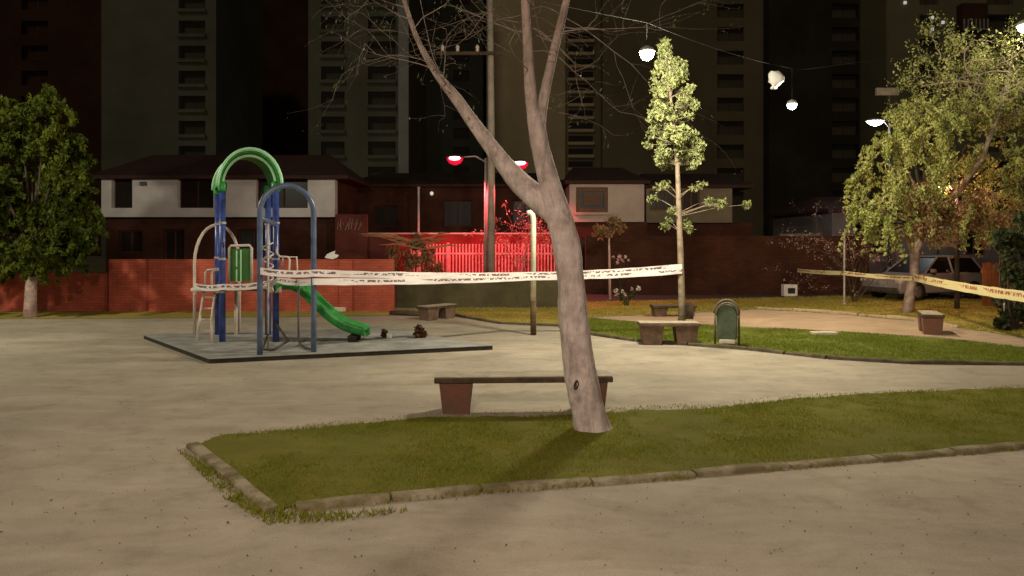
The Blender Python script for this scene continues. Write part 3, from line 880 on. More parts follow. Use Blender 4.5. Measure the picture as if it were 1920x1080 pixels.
# ---- leafy tree at the left edge
def leafy(name, label, base, trunk, limbs, blobs, nleaf, size, ml, mb_, seed, droop=.5, extra=None, aspect=.5, flat=.85, strands=0.0):
    r = empty(name, (base.x, base.y, 0), label, 'tree')
    b = MB(); rnd = random.Random(seed)
    b.tube([t[0] for t in trunk], [t[1] for t in trunk], 12, wob=.12, seed=seed)
    for l in limbs: b.tube([t[0] for t in l], [t[1] for t in l], 8, wob=.1)
    tips = []
    top = trunk[-1][0]
    lb = MB()
    for (c, rad) in blobs:
        lb.tube([top, top.lerp(c, .5) + Vector((0, 0, .15)), c], [.045, .03, .012], 6, cap=False)
    b.build('trunk', mb_, r, True, smooth=True)
    lb.build('limbs', M_darkbark, r, True, smooth=True)
    cen, rr_ = [], []
    for (c, rad) in blobs:
        for k in range(int(12 * rad / .5) + 4):
            v = Vector((rnd.gauss(0, 1), rnd.gauss(0, 1), rnd.gauss(0, 1))).normalized() * rad * rnd.uniform(.35, 1.05)
            cen.append(c + v); rr_.append(rnd.uniform(.14, .34) * (rad / .8) ** .4)
    if strands:
        c2, r2 = [], []
        for c, q in zip(cen, rr_):
            if rnd.random() < (.22 if strands > .8 else .06): continue                     # gaps
            L = rnd.uniform(.2, 1.0) * strands
            out = Vector((rnd.gauss(0, .3), rnd.gauss(0, .3), 0))
            k = 2 + int(L / .12)
            for i in range(k):
                t_ = i / k
                c2.append(c + out * t_ + Vector((0, 0, .12 - L * t_ * t_))); r2.append(q * (.62 - .36 * t_))
        cen, rr_ = c2, r2
    V = leaf_cloud(cen, nleaf, np.array(rr_), size, seed, flat=flat, droop=droop, aspect=aspect)
    np_quads(V, 'crown', ml, r, True)
    return r, b
LD = 19.2
B = P(55, 590, LD); B.z = 0
blobs = []
rnd = random.Random(9)
for (px, py, rp) in ((40, 235, 55), (85, 225, 46), (115, 280, 46), (60, 310, 75), (130, 340, 42), (105, 385, 55), (20, 380, 75), (135, 410, 40), (60, 440, 70), (120, 452, 50), (-30, 300, 85), (-40, 430, 80), (78, 185, 24), (145, 300, 28), (10, 450, 55), (152, 455, 26), (150, 375, 28), (90, 462, 40), (-90, 360, 80), (150, 425, 28), (50, 475, 34), (15, 478, 30), (110, 478, 26), (-20, 480, 40), (75, 488, 24), (35, 490, 24), (130, 480, 20)):
    blobs.append((P(px, py, LD + rnd.uniform(-.9, .9)), rp / F * LD))
leafy('leafy_tree', 'broad yellow green leafy tree at the wall end, trunk barely showing', B,
      [(P(56, 600, LD), .17), (P(57, 560, LD), .14), (P(60, 500, LD), .13), (P(62, 478, LD), .12)], [], blobs, 38000, .15, M_leaf_left, M_bark3, 31, droop=1.2, strands=.7)
# ---- right tree, orange lamplight painted into its lower leaves
RD = 20.6
B = G(1702, 583)
blobs = []
for (px, py, rp) in ((1640, 330, 50), (1680, 275, 55), (1730, 250, 52), (1660, 390, 50), (1720, 330, 62), (1780, 280, 60), (1618, 385, 28), (1760, 395, 52), (1700, 410, 34), (1830, 340, 65), (1820, 415, 42), (1880, 290, 70), (1880, 390, 52), (1790, 220, 42), (1850, 205, 50), (1910, 200, 55), (1940, 330, 70), (1735, 205, 26), (1628, 425, 22), (1700, 230, 30), (1650, 270, 28), (1640, 425, 26), (1672, 432, 22), (1605, 405, 18)):
    blobs.append((P(px, py, RD + rnd.uniform(-1.1, 1.1)), rp / F * RD))
rt, _ = leafy('leafy_tree', 'spreading tree with pinkish trunk beside the parked white car', B,
      [(P(1702, 590, RD), .17), (P(1706, 550, RD), .13), (P(1714, 510, RD), .12), (P(1716, 470, RD), .13), (P(1735, 430, RD), .12)],
      [[(P(1716, 480, RD), .1), (P(1704, 450, RD), .07), (P(1690, 420, RD), .05)], [(P(1735, 430, RD), .1), (P(1780, 380, RD - .3), .08), (P(1840, 300, RD - .4), .07), (P(1885, 180, RD - .3), .05), (P(1900, 90, RD), .03)],
       [(P(1735, 435, RD), .1), (P(1725, 380, RD + .3), .07), (P(1700, 320, RD + .4), .05)]],
      blobs, 30000, .105, M_leaf_right, M_bark3, 33, droop=1.3, aspect=.4, strands=1.0)
tw = MB(); tips = []
rnd = random.Random(12)
for k in range(40):
    p = P(rnd.uniform(1745, 1940), rnd.uniform(95, 250), RD + rnd.uniform(-1, 1))
    twigs(tw, p, (rnd.gauss(-.1, .7), rnd.gauss(0, .5), rnd.uniform(.1, .9)), rnd.uniform(.6, 1.2), .018, 2, rnd, tips, curl=.25, spread=.9)
rb_ = []
for (px, py, rp) in ((1745, 405, 34), (1790, 425, 32), (1840, 425, 36), (1770, 380, 34), (1830, 380, 40), (1880, 420, 36), (1735, 430, 18), (1800, 395, 36)):
    rb_ += [P(px, py, 19.7) + Vector((rnd.gauss(0, 1), rnd.gauss(0, .8), rnd.gauss(0, .8))) * (rp / F * RD * .6) for q_ in range(10)]
np_quads(leaf_cloud(rb_, 6000, .26, .10, 77, droop=1.0, aspect=.42), 'lower_crown', M_leaf_orange, rt, True)  # leaf colour imitates the orange lamp's tint on this part
tw.tube([P(1860, 160, RD), P(1800, 152, RD - .2), P(1730, 160, RD - .3)], [.03, .025, .012], 6)
tw.build('twigs', M_bark2, rt, True)
np_quads(leaf_cloud([t[0] for t in tips], 7000, .24, .085, 3, droop=.6), 'sparse_leaves', M_leaf_right, rt, True)

def bare_shrub(name, label, base, h, spread, m, seed, nstem=9, leaf=None, nl=0, lsize=.06, droop=.0):
    r = empty(name, base, label, 'shrub')
    b = MB(); rnd = random.Random(seed); tips = []
    for k in range(nstem):
        twigs(b, base, (rnd.gauss(0, spread), rnd.gauss(0, spread), 1), h * rnd.uniform(.4, .6), .022, 2, rnd, tips, curl=.14, droop=droop, spread=.55)
    b.build('stems', m, r, True)
    if leaf: np_quads(leaf_cloud([t[0] for t in tips], nl, .2, lsize, seed, droop=.8), 'foliage', leaf, r, True)
    return r
bare_shrub('bare_shrub', 'bare pinkish twiggy shrub left of the spreading tree', Vector((P(1600, 450, 24).x, 24, 0)), 3.9, .28, M_darkbark, 41, 10, M_leaf_pink, 1500, .07)
bare_shrub('weeping_shrub', 'small pale weeping shrub lit red behind the barred fence', Vector((P(974, 450, 29.3).x, 29.3, 0)), 3.6, .07, M_leaf_pink, 42, 9, M_leaf_pink, 1300, .10, droop=.04)
# dark leafy shrub at right edge
def bush(name, label, cat, blobs, n, size, m, seed, stems=True, aspect=.5):
    c0 = blobs[0][0]
    r = empty(name, (c0.x, c0.y, 0), label, cat)
    rnd = random.Random(seed); cen, rr_ = [], []
    b = MB()
    for (c, rad) in blobs:
        b.tube([Vector((c0.x, c0.y, -.02)), Vector((c.x, c.y, max(.05, c.z * .5))), c], [.03, .022, .01], 5)
        for k in range(9):
            v = Vector((rnd.gauss(0, 1), rnd.gauss(0, 1), rnd.gauss(0, 1))).normalized() * rad * rnd.uniform(.3, 1)
            q = c + v; q.z = max(q.z, .05); cen.append(q); rr_.append(rad * rnd.uniform(.25, .5))
    b.build('stems', M_darkbark, r, True)
    V = leaf_cloud(cen, n, np.array(rr_), size, seed, droop=.5, aspect=aspect)
    V[:, 2] = np.maximum(V[:, 2], .01)
    np_quads(V, 'foliage', m, r, True)
    return r
bl = [(P(px, py, 16.6 + dy), rp / F * 16.6) for px, py, rp, dy in ((1900, 590, 28, 0), (1885, 560, 26, .2), (1915, 530, 36, 0), (1890, 500, 30, -.2), (1905, 460, 34, .1), (1875, 445, 22, 0), (1930, 580, 40, .2), (1940, 480, 50, .3), (1925, 420, 40, .2), (1880, 605, 14, -.2))]
bush('climbing_shrub', 'dark glossy leaved shrub at the right, under the yellow tape', 'shrub', bl, 5200, .11, M_leaf_dark, 51, aspect=.7)
bl = [(P(px, py, 24.5 + dy), rp / F * 24.5) for px, py, rp, dy in ((770, 520, 30, 0), (745, 500, 28, .2), (790, 490, 30, -.2), (765, 470, 26, 0), (740, 475, 18, .2), (800, 470, 18, .1), (780, 455, 14, 0), (815, 505, 22, 0))]
ys = bush('rusty_shrub', 'rounded rusty brown shrub standing left of the red fence', 'shrub', bl, 2600, .2, M_leaf_orange, 52, aspect=.25)
b = MB(); rnd = random.Random(4)
for k in range(16):
    p = P(rnd.uniform(760, 800), rnd.uniform(450, 470), 24.4)
    d = Vector((rnd.choice((-1, 1, 1)) * rnd.uniform(.5, 1.6), rnd.uniform(-.5, .2), rnd.uniform(.0, .35)))
    s_ = Vector((0, 0, .035))
    e = p + d
    mid = p.lerp(e, .6) + Vector((0, 0, .1))
    b.quad(p - s_, mid - s_, mid + s_, p + s_); b.quad(mid - s_, e, e + s_ * .2, mid + s_)
b.build('long_leaves', M_leaf_orange, ys, True)
# small orange tree right of the leaning trunk
OD = 25.0
B = P(1143, 450, OD); B.z = 0
blobs = [(P(px, py, OD), rp / F * OD) for px, py, rp in ((1140, 428, 18), (1122, 432, 12), (1160, 425, 13), (1148, 412, 11), (1135, 440, 14))]
leafy('young_tree', 'little orange leaved tree on a thin pale stem before the cream house', B, [(P(1144, 575, OD), .045), (P(1143, 500, OD), .04), (P(1142, 440, OD), .03)], [], blobs, 700, .14, M_leaf_orange, M_bark3, 35)

def flowers(label, px, py, D, wpx, n, seed, stemz=0):
    base_ = P(px, py, D); base_.z = 0
    r = empty('flowering_plant', base_, label, 'plant')
    rnd = random.Random(seed); b = MB(); heads = []
    for k in range(n):
        t = P(px + rnd.uniform(-wpx, wpx), py + rnd.uniform(-8, 8), D + rnd.uniform(-.2, .2))
        b.tube([base_ + Vector((rnd.uniform(-.1, .1), 0, 0)), base_.lerp(t, .6) + Vector((0, 0, .1)), t], [.012, .009, .006], 4, cap=False)
        heads.append(t)
    b.build('stems', M_leaf_dark, r, True)
    for q_, h_ in enumerate(heads): np_quads(leaf_cloud([h_], 14, .06, .075, seed + q_ * 7, aspect=.8), 'flower_head', M_flower, r, True)
    np_quads(leaf_cloud([base_.lerp(h, .6) for h in heads], n * 12, .1, .1, seed + 1), 'foliage', M_leaf_dark, r, True)
flowers('tall white flowering plant just above the white tape', 1165, 485, 26, 17, 9, 61)
flowers('low white flowering plant below the white tape', 1175, 545, 22.6, 26, 9, 62)

# ================================================================== BENCHES
def bench(label, cx, cy, L, yaw, depth=.42, h=.43, legw=.36, legx=None, mt=M_benchtop, ml=M_benchleg, slab=.06, edge=M_wood):
    r = empty('bench', (cx, cy, 0), label, 'bench', yaw)
    MB().box(-L / 2, L / 2, -depth / 2 + .02, depth / 2 - .02, h - .014, h).build('seat', mt, r, bevel=.006)
    MB().box(-L / 2, L / 2, -depth / 2, depth / 2, h - slab - .014, h - .0145).build('seat_slab', edge, r, bevel=.01)
    lx = legx if legx else L / 2 - legw * .62
    for s in (-1, 1):
        b = MB(); zt = h - slab - .0145
        lv = [(-legw * .42, -depth * .40, -.03), (legw * .42, -depth * .40, -.03), (legw * .42, depth * .40, -.03), (-legw * .42, depth * .40, -.03),
              (-legw * .54, -depth * .46, zt), (legw * .54, -depth * .46, zt), (legw * .54, depth * .46, zt), (-legw * .54, depth * .46, zt)]
        b.v = [(x + s * lx, y, z) for x, y, z in lv]
        b.f = [(0, 3, 2, 1), (4, 5, 6, 7), (0, 1, 5, 4), (1, 2, 6, 5), (2, 3, 7, 6), (3, 0, 4, 7)]
        b.build('leg', ml, r, bevel=.012)
    return r
bench('long slab bench directly behind the leaning tree, red brown block legs', .13, 8.78, 2.06, R(2.5), legx=.78)
bench('short brown bench with two block legs beside the oval bin', P(1253, 450, 14.35).x, 14.35, 1.14, R(-2), depth=.42, h=.43, legw=.40, ml=M_benchleg2, mt=M_benchtop, edge=M_benchleg2)
bench('small dark bench beyond the play mat, before the low olive wall', P(820, 450, 18.9).x, 18.9, 1.05, R(50), h=.36, ml=M_benchleg2)
bench('reddish bench with pale top near the pinkish tree trunk', P(1744, 450, 16.1).x, 16.1, .95, R(68), h=.44, legw=.3, ml=M_benchleg, mt=M_benchtop)
bench('low brown bench hidden behind the slender tree stem', P(1262, 450, 19.6).x, 19.6, 1.15, R(3), h=.30, legw=.34, ml=M_benchleg2, mt=M_benchleg2)

# ================================================================== PLAY AREA
ZM = .08
MP = [Vector((-7.46, 15.1, 0)), Vector((-4.9, 12.07, 0)), Vector((-.34, 13.6, 0)), Vector((-2.9, 16.6, 0))]
pm = empty('play_mat', (-3.9, 14.3, 0), 'raised grey rubber play mat under the climbing tower', 'play mat')
MB().prism(MP, ZM - .008, ZM).build('mat_top', M_mat, pm, True)
cx_ = sum((p for p in MP), Vector()) / 4
MB().prism([cx_ + (p - cx_) * .996 for p in MP], -.03, ZM - .0085).build('mat_edge', M_matedge, pm, True)

pt = empty('play_tower', (-5.2, 14.6, ZM), 'blue and green climbing tower with arched roof and slide', 'play tower')
FL, FRp, BL, BR = Vector((-5.47, 14.1, ZM)), Vector((-4.46, 14.1, ZM)), Vector((-5.97, 15.15, ZM)), Vector((-4.95, 15.15, ZM))
ev = 2.98
for p in (FL, FRp, BL, BR):
    po = MB().tube([p, (p.x, p.y, ev + .08)], .06, 14).build('post', M_blue, pt, True, smooth=True)
    MB().lathe([(.075, -.06), (.085, -.02), (.085, .10), (.05, .13)], (p.x, p.y, ev), 14).build('post_cap', M_green, po, True, smooth=True)
for p in (FL, FRp, BL, BR):
    for zz in (1.0, 1.62, 2.3):
        MB().lathe([(.062, 0), (.07, .004), (.07, .04), (.062, .044)], (p.x, p.y, zz), 14).build('clamp', M_galv, pt, True, smooth=False)
# barrel roof
def roof_arc(off, rx, rz, t):
    c = (FL + FRp) / 2 + (BL - FL) * off
    return arc((c.x, c.y, ev + .04), rx, rz, 0, 180, 20)
fo_, fi_ = roof_arc(-.10, .58, .66, 0), roof_arc(-.10, .54, .62, 0)
bo_, bi_ = roof_arc(1.10, .58, .66, 0), roof_arc(1.10, .54, .62, 0)
b = MB()
for i in range(20):
    b.quad(fo_[i], fo_[i + 1], bo_[i + 1], bo_[i]); b.quad(fi_[i + 1], fi_[i], bi_[i], bi_[i + 1])
    b.quad(fi_[i], fi_[i + 1], fo_[i + 1], fo_[i]); b.quad(bi_[i + 1], bi_[i], bo_[i], bo_[i + 1])
rf = b.build('roof', M_green, pt, True, smooth=False)
for off, rx, rz in ((-.13, .60, .69), (-.02, .50, .57), (1.13, .60, .69), (.12, .60, .685)):
    MB().tube(roof_arc(off, rx, rz, 0), .028, 8).build('roof_rib', M_green2, rf, True, smooth=True)
# deck
dz = 1.07
b = MB(); b.prism([FL + Vector((-.05, -.02, 0)), FRp + Vector((.05, -.02, 0)), BR + Vector((.05, .05, 0)), BL + Vector((-.05, .05, 0))], dz - .03, dz)
b.build('deck', M_darksteel, pt, True)
b = MB(); b.tube([FL + Vector((-.06, -.075, dz - .03)), FRp + Vector((-.12, -.075, dz - .03))], .05, 8)
b.tube([FL + Vector((-.06, -.075, dz - ZM - .03)), BL + Vector((-.075, -.06, dz - ZM - .03))], .045, 8)
b.build('deck_edge', M_whitesteel, pt, True, smooth=True)
b = MB().box(-6.06, -5.60, 14.25, 14.85, dz - .05, dz - .01)
ld = b.build('landing', M_mat, pt, True)
MB().tube([(-6.08, 14.22, dz - .02), (-5.56, 14.22, dz - .02)], .045, 8).tube([(-6.08, 14.22, dz - .02), (-6.2, 15.0, dz - .02)], .045, 8).build('landing_edge', M_whitesteel, ld, True, smooth=True)
# steps below the landing
for sx in (-5.90, -5.68):
    MB().tube([(sx, 14.3, dz - .05), (sx + .03, 14.05, .55), (sx + .03 - .03 * (1 if sx < -5.8 else -1), 13.95, ZM)], .025, 8).build('ladder_rail', M_whitesteel, pt, True, smooth=True)
for k in range(4):
    t = .12 + k * .22
    y_ = 14.3 - .35 * t / 1.0; z_ = dz - .05 - (dz - .05 - ZM) * t
    MB().tube([(-5.90, y_, z_), (-5.65, y_, z_)], .018, 6).build('ladder_rung', M_whitesteel, pt, True)
def handrail(pts, r=.02, m=M_whitesteel, name='handrail'):
    return MB().tube(pts, r, 8).build(name, m, pt, True, smooth=True)
handrail([P(385, 538, 14.3), P(385, 512, 14.3), P(389, 506, 14.3), P(411, 504, 14.2)])
handrail([P(397, 538, 14.6), P(397, 514, 14.6), P(400, 507, 14.6), P(411, 506, 14.5)])
handrail([P(519, 445, 14.1), P(519, 474, 14.05), P(524, 481, 14.05), P(540, 482, 14.0), P(543, 486, 14.0), P(541, 532, 14.0)])
handrail([P(529, 500, 14.7), P(531, 482, 14.7), P(556, 482, 14.8), P(558, 520, 14.8)])
# white hoop on the left
c0, c1 = Vector((-6.42, 15.1, ZM)), Vector((-5.66, 15.5, ZM))
ax = (c1 - c0); hw_ = ax.length / 2; ax.normalize()
hoop = [c0, c0 + Vector((0, 0, 1.0))] + list(reversed(arc(((c0 + c1) / 2 + Vector((0, 0, 1.45))), hw_, .78, 0, 180, 14, ax))) + [c1 + Vector((0, 0, 1.0)), c1]
MB().tube(hoop, .03, 10).build('hoop', M_whitesteel, pt, True, smooth=True)
MB().tube([P(443, 546, 15.2), P(442, 628, 15.2)], .035, 8).build('deck_leg', M_whitesteel, pt, True, smooth=True)
# green panel with white frame at the back of the deck
D = 15.1
fr_ = [P(430, 531, D), P(430, 466, D), P(433, 461, D), P(468, 460, D), P(472, 465, D), P(472, 531, D)]
pf = MB().tube(fr_, .028, 8).build('panel_frame', M_whitesteel, pt, True, smooth=True)
b = MB()
for a, c in ((432, 443), (445, 451), (454, 470)):
    p0, p1 = P(a, 527, D), P(c, 466, D)
    b.box(p0.x, p1.x, D - .012, D + .012, p0.z, p1.z)
b.build('play_panel', M_panelgreen, pt, True)
b = MB()
for a, z0, z1 in ((444, 470, 500), (452, 468, 528), (444, 505, 528)):
    p0, p1 = P(a - 1.2, z1, D), P(a + 1.6, z0, D)
    b.box(p0.x, p1.x, D - .018, D + .018, p0.z, p1.z)
b.build('panel_bar', M_green2, pf, True)
# tall blue hoop in front
a0, a1 = Vector((-4.22, 12.5, ZM)), Vector((-3.40, 12.8, ZM))
ax = (a1 - a0); hw_ = ax.length / 2; ax.normalize()
zc = 2.46
hoop = [a0] + [a0 + Vector((0, 0, z)) for z in (.8, 1.6)] + list(reversed(arc(((a0 + a1) / 2 + Vector((0, 0, zc - ZM))), hw_, .46, 0, 180, 18, ax))) + [a1 + Vector((0, 0, z)) for z in (1.6, .8)] + [a1]
MB().tube(hoop, .048, 12).build('hoop', M_bluegrey, pt, True, smooth=True)
MB().tube([(a0.x, a0.y, 2.36), (FRp.x, FRp.y, 2.30)], .05, 10).build('beam', M_bluegrey, pt, True, smooth=True)
# spiral climber on a thin pole
sp = Vector((-4.33, 13.25, 0))
MB().tube([(sp.x, sp.y, ZM), (sp.x, sp.y, 2.34)], .02, 8).build('climbing_pole', M_whitesteel, pt, True, smooth=True)
MB().tube([Vector((sp.x + .09 * math.cos(a), sp.y + .09 * math.sin(a), 1.1 + a * .034)) for a in np.linspace(0, 8 * math.pi, 64)], .013, 6).build('spiral', M_whitesteel, pt, True, smooth=True)
MB().tube([(sp.x, sp.y, ZM + .25), (sp.x + .02, sp.y - .35, ZM + .03), (sp.x + .22, sp.y - .38, ZM + .03), (sp.x + .3, sp.y + .2, ZM + .1), (FRp.x, FRp.y, ZM + .35)], .022, 8).build('foot_loop', M_darksteel, pt, True, smooth=True)
q = P(560, 520, 13.5)
MB().tube([(q.x, 13.5, 1.42), (q.x, 13.5, .2), (q.x + .04, 13.45, .12), (q.x + .2, 13.2, .1), (a1.x, a1.y, .12)], .022, 8).build('foot_loop', M_darksteel, pt, True, smooth=True)
MB().box(-4.42, -4.32, 13.98, 14.02, 1.02, 1.24).box(-4.55, -4.47, 13.96, 14.0, 1.02, 1.2).build('step_plate', M_whitesteel, pt, True)
# slide
prof = [(-4.42, 1.10), (-4.20, 1.10), (-4.02, 1.02), (-3.80, .80), (-3.58, .58), (-3.36, .40), (-3.10, .27), (-2.86, .22), (-2.76, .22)]
b = MB(); W = .25; yc = 14.25
def sect(i):
    x, z = prof[i]
    x0, z0 = prof[max(i - 1, 0)]; x1, z1 = prof[min(i + 1, len(prof) - 1)]
    t = Vector((x1 - x0, 0, z1 - z0)).normalized(); n = Vector((-t.z, 0, t.x))
    c = Vector((x, yc, z))
    hs = .15 if 0 < i < len(prof) - 1 else .10
    o = []
    for (u, v) in ((-W - .03, -.05), (-W - .035, hs), (-W, hs + .015), (-W + .03, hs - .01), (-W + .06, .02), (0, 0), (W - .06, .02), (W - .03, hs - .01), (W, hs + .015), (W + .035, hs), (W + .03, -.05)):
        o.append(tuple(c + Vector((0, u, 0)) + n * v))
    return o
S = [sect(i) for i in range(len(prof))]
k = len(S[0])
for s_ in S: b.v += s_
for i in range(len(S) - 1):
    for j in range(k):
        j2 = (j + 1) % k
        b.f.append((i * k + j, i * k + j2, (i + 1) * k + j2, (i + 1) * k + j))
b.f.append(tuple(range(k))); b.f.append(tuple((len(S) - 1) * k + j for j in reversed(range(k))))
so = b.build('slide', M_green, pt, True, smooth=True)
md = so.modifiers.new('sub', 'SUBSURF'); md.levels = 1; md.render_levels = 2
MB().box(-3.10, -2.92, 14.05, 14.45, ZM - .005, .2).build('slide_foot', M_matedge, so, True, bevel=.02)

# dead leaf clumps on the mat
def clump(label, px, py, D, r, seed):
    c = G(px, py, ZM); c.z = ZM
    V = leaf_cloud([c + Vector((0, 0, r * .6)), c + Vector((-r * .4, 0, r * .5)), c + Vector((r * .45, 0, r * .55)), c + Vector((-r * .2, 0, r * 1.3))], 150, r * .75, r * .9, seed, droop=0, aspect=.6)
    V[:, 2] = np.maximum(V[:, 2], ZM + .002)
    V -= np.array(tuple(c))
    o = np_quads(V, 'leaf_clump', M_leaf_dead)
    o.location = c
    return tag(o, label, 'leaf clump')
clump('small dark clump of dead leaves nearest the foot of the slide', 722, 633, 15, .09, 71)
clump('larger spiky dark clump of dead leaves farther from the slide', 788, 633, 15, .13, 72)
pb = MB().box(-.05, .05, -.03, .03, 0, .1).build('drink_carton', M_white_plastic, bevel=.008)
pb.location = G(730, 634, ZM); tag(pb, 'tiny white carton beside the smaller leaf clump', 'carton')

# ================================================================== BIN
bn = empty('litter_bin', G(1363, 650), 'oval dark green litter bin on two posts by the lawn edge', 'litter bin', R(-14))
def pill(w_, z0, z1, n=14):
    r = w_ / 2
    pts = []
    for i in range(n + 1):
        a = math.pi * i / n
        pts.append((r * math.cos(a), z1 - r * 1.15 + r * 1.15 * math.sin(a)))
    for i in range(n + 1):
        a = math.pi + math.pi * i / n
        pts.append((r * math.cos(a) * .96, z0 + r * .55 + r * .55 * math.sin(a)))
    return pts
MB().extrude(pill(.37, .10, .80), (0, -.13, 0), (1, 0, 0), (0, 0, 1), (0, 1, 0), .26).build('bin_body', M_binshell, bn, bevel=.03, seg=3)
MB().tube([Vector((x, -.14, z)) for x, z in pill(.40, .09, .83)[:15]], .022, 8).build('rim', M_binrim, bn, smooth=True)
MB().tube([Vector((x, .14, z)) for x, z in pill(.44, .09, .86)[:15]], .03, 8).build('hood', M_binrim, bn, smooth=True)
for s in (-1, 1):
    MB().tube([(s * .215, .0, -.03), (s * .215, 0, .62)], .022, 8).build('post', M_binrim, bn, smooth=True)
MB().box(-.14, .14, -.16, -.132, .075, .15).build('foot_plate', M_binfoot, bn, bevel=.01)

# ================================================================== POSTS, POLES, LAMPS
wp = empty('white_post', G(1000, 628), 'cream post with dark foot holding up the white tape', 'post')
b = MB(); B = G(1000, 628); zt = 2 + (450 - 400) / F * B.y
b.tube([(B.x, B.y, .72), (B.x, B.y, zt - .12), (B.x - .02, B.y, zt - .03), (B.x - .07, B.y, zt + .02), (B.x - .13, B.y, zt)], .058, 12)
b.build('shaft', M_pole_cream, wp, True, smooth=True)
MB().tube([(B.x, B.y, -.05), (B.x, B.y, .72)], .062, 12).build('painted_foot', M_pole_dark, wp, True, smooth=True)

def post(label, px, pyt, pyb, D, r, m, name='thin_post'):
    p = P(px, pyb, D); t = P(px, pyt, D)
    b = MB().tube([(0, 0, 0), (0, 0, t.z)], r, 10)
    b.lathe([(r * 1.3, 0), (r * 1.3, .03), (r * .5, .05)], (0, 0, t.z), 10)
    b.lathe([(r * 2.2, 0), (r * 2.2, .03), (r, .06)], (0, 0, 0), 10)
    o = b.build(name, m, smooth=False); o.location = (p.x, D, 0)
    return tag(o, label, 'post')
post('thin pale post on the lawn left of the spreading tree', 1583, 440, 570, 23.2, .03, M_galv)
post('short grey stake below the yellow tape by the dark shrub', 1883, 572, 617, 16.6, .015, M_galv)
post('thin grey pipe rising behind the rusty shrub', 785, 352, 440, 31.0, .05, M_galv)

# twin red street lamp
SDm = 28.0
tl_ = empty('street_lamp', (P(911, 450, SDm).x, SDm, 0), 'twin armed street lamp with glowing red heads', 'street lamp')
B = P(911, 450, SDm)
zt = 2 + (450 - 299) / F * SDm
MB().tube([(B.x, SDm, -.05), (B.x, SDm, 2.5), (B.x, SDm, zt + .05)], [.085, .07, .055], 12).build('pole', M_galv, tl_, True, smooth=True)
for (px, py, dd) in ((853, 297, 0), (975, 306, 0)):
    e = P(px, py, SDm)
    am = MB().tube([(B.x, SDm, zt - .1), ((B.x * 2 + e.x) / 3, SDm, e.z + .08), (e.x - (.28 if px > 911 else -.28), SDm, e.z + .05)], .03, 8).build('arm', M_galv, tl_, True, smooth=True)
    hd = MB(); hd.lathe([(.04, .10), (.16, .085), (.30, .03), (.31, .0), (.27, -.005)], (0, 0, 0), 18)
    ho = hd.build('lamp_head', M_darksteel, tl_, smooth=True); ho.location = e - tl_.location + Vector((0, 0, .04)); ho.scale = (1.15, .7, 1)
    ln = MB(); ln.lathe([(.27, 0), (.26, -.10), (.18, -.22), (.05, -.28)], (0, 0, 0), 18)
    lo = ln.build('lens', M_halo_red, ho, smooth=True); lo.location = (0, 0, -.012)  # glowing bowl shaped to stand in for the lamp's red halo
    bl_ = MB(); bl_.lathe([(.03, .05), (.16, .03), (.19, -.02), (.13, -.08), (.02, -.10)], (0, 0, 0), 16)
    bo_2 = bl_.build('bulb', M_bulb_pink, ho, smooth=True); bo_2.location = (0, -.22, -.03)
    lightsrc('red_bulb', 'SPOT', e - tl_.location + Vector((0, 0, -.40)), 1250, (1.0, .09, .11), .1, tl_, spot_size=R(140), spot_blend=.5)

# tall concrete utility pole with cross arm
up_ = empty('utility_pole', (P(921, 450, 27.6).x, 27.6, 0), 'tall grey utility pole with a cross arm beside the red lamp', 'utility pole')
B = P(921, 450, 27.6)
MB().tube([(B.x, 27.6, -.05), (B.x, 27.6, 6), (B.x - .05, 27.6, 12.5)], [.15, .13, .10], 12).build('shaft', M_concpole, up_, True, smooth=True)
e0, e1 = P(818, 101, 27.5), P(914, 102, 27.5)
MB().box(e0.x, e1.x + .5, 27.38, 27.46, e0.z - .06, e0.z + .06).build('cross_arm', M_wood, up_, True)
for px in (830, 858, 895):
    q = P(px, 96, 27.42)
    MB().lathe([(.03, 0), (.07, .05), (.05, .1), (.08, .15), (.05, .22), (.02, .26)], (q.x, q.y, e0.z + .061), 10).build('insulator', M_whitesteel, up_, True, smooth=True)

# overhead cable with the hanging lamps
A_D = 13.2
pA = P(1213, 101, A_D); pB = P(1485, 197, 18.0); pW = P(1456, 152, 17.0)
ca, cb_ = Vector((-16, 6.5, 8.6)), P(1765, 88, 22.0)
k1 = P(1500, 131, 18.2)
def sag(a, c, s, n=18):
    return [a.lerp(c, i / n) - Vector((0, 0, s * 4 * (i / n) * (1 - i / n))) for i in range(n + 1)]
mid1 = Vector((pA.x, pA.y, pA.z + .55))
cab = empty('overhead_cable', mid1, 'thin overhead cable slung across the park with lamps on it', 'cable')
MB().tube(sag(ca, mid1, .35)[:-1] + sag(mid1, k1, .1)[:-1] + sag(k1, cb_, .05), .0035, 6, cap=False).build('cable_strand', M_rubber, cab, True)

def hanging_lamp(name, label, loc, top, r, bulb, energy, c, rad, light=True, **kw):
    o = empty(name, loc, label, 'lamp', group='white lamps hung over the park')
    MB().tube([(0, 0, r * 1.0), (0, 0, top - loc.z)], .008, 6).build('drop_wire', M_rubber, o)
    MB().lathe([(r * .3, r * 1.15), (r * .9, r * .8), (r * 1.15, r * .25), (r * 1.1, r * .2)], (0, 0, 0), 16).build('lamp_shade', M_galv, o, smooth=True)
    MB().lathe([(r * .95, r * .24), (r * 1.0, -.1 * r), (r * .75, -.62 * r), (r * .3, -.9 * r)], (0, 0, 0), 18).build('lens', bulb, o, smooth=True)
    if light: lightsrc('lamp_bulb', 'POINT', (0, 0, -r * 1.15), energy, c, rad, o, **kw)
    return o
hanging_lamp('hanging_lamp', 'bright white hanging lamp just left of the slender tree top', pA, mid1.z, .125, M_bulb_white, 1550, (1.0, .92, .70), .3)
hanging_lamp('hanging_lamp', 'white hanging lamp in front of the black tower, under a pale rag', pB, 6.05 + .1, .115, M_bulb_cool, 1150, (1.0, .86, .60), .1)
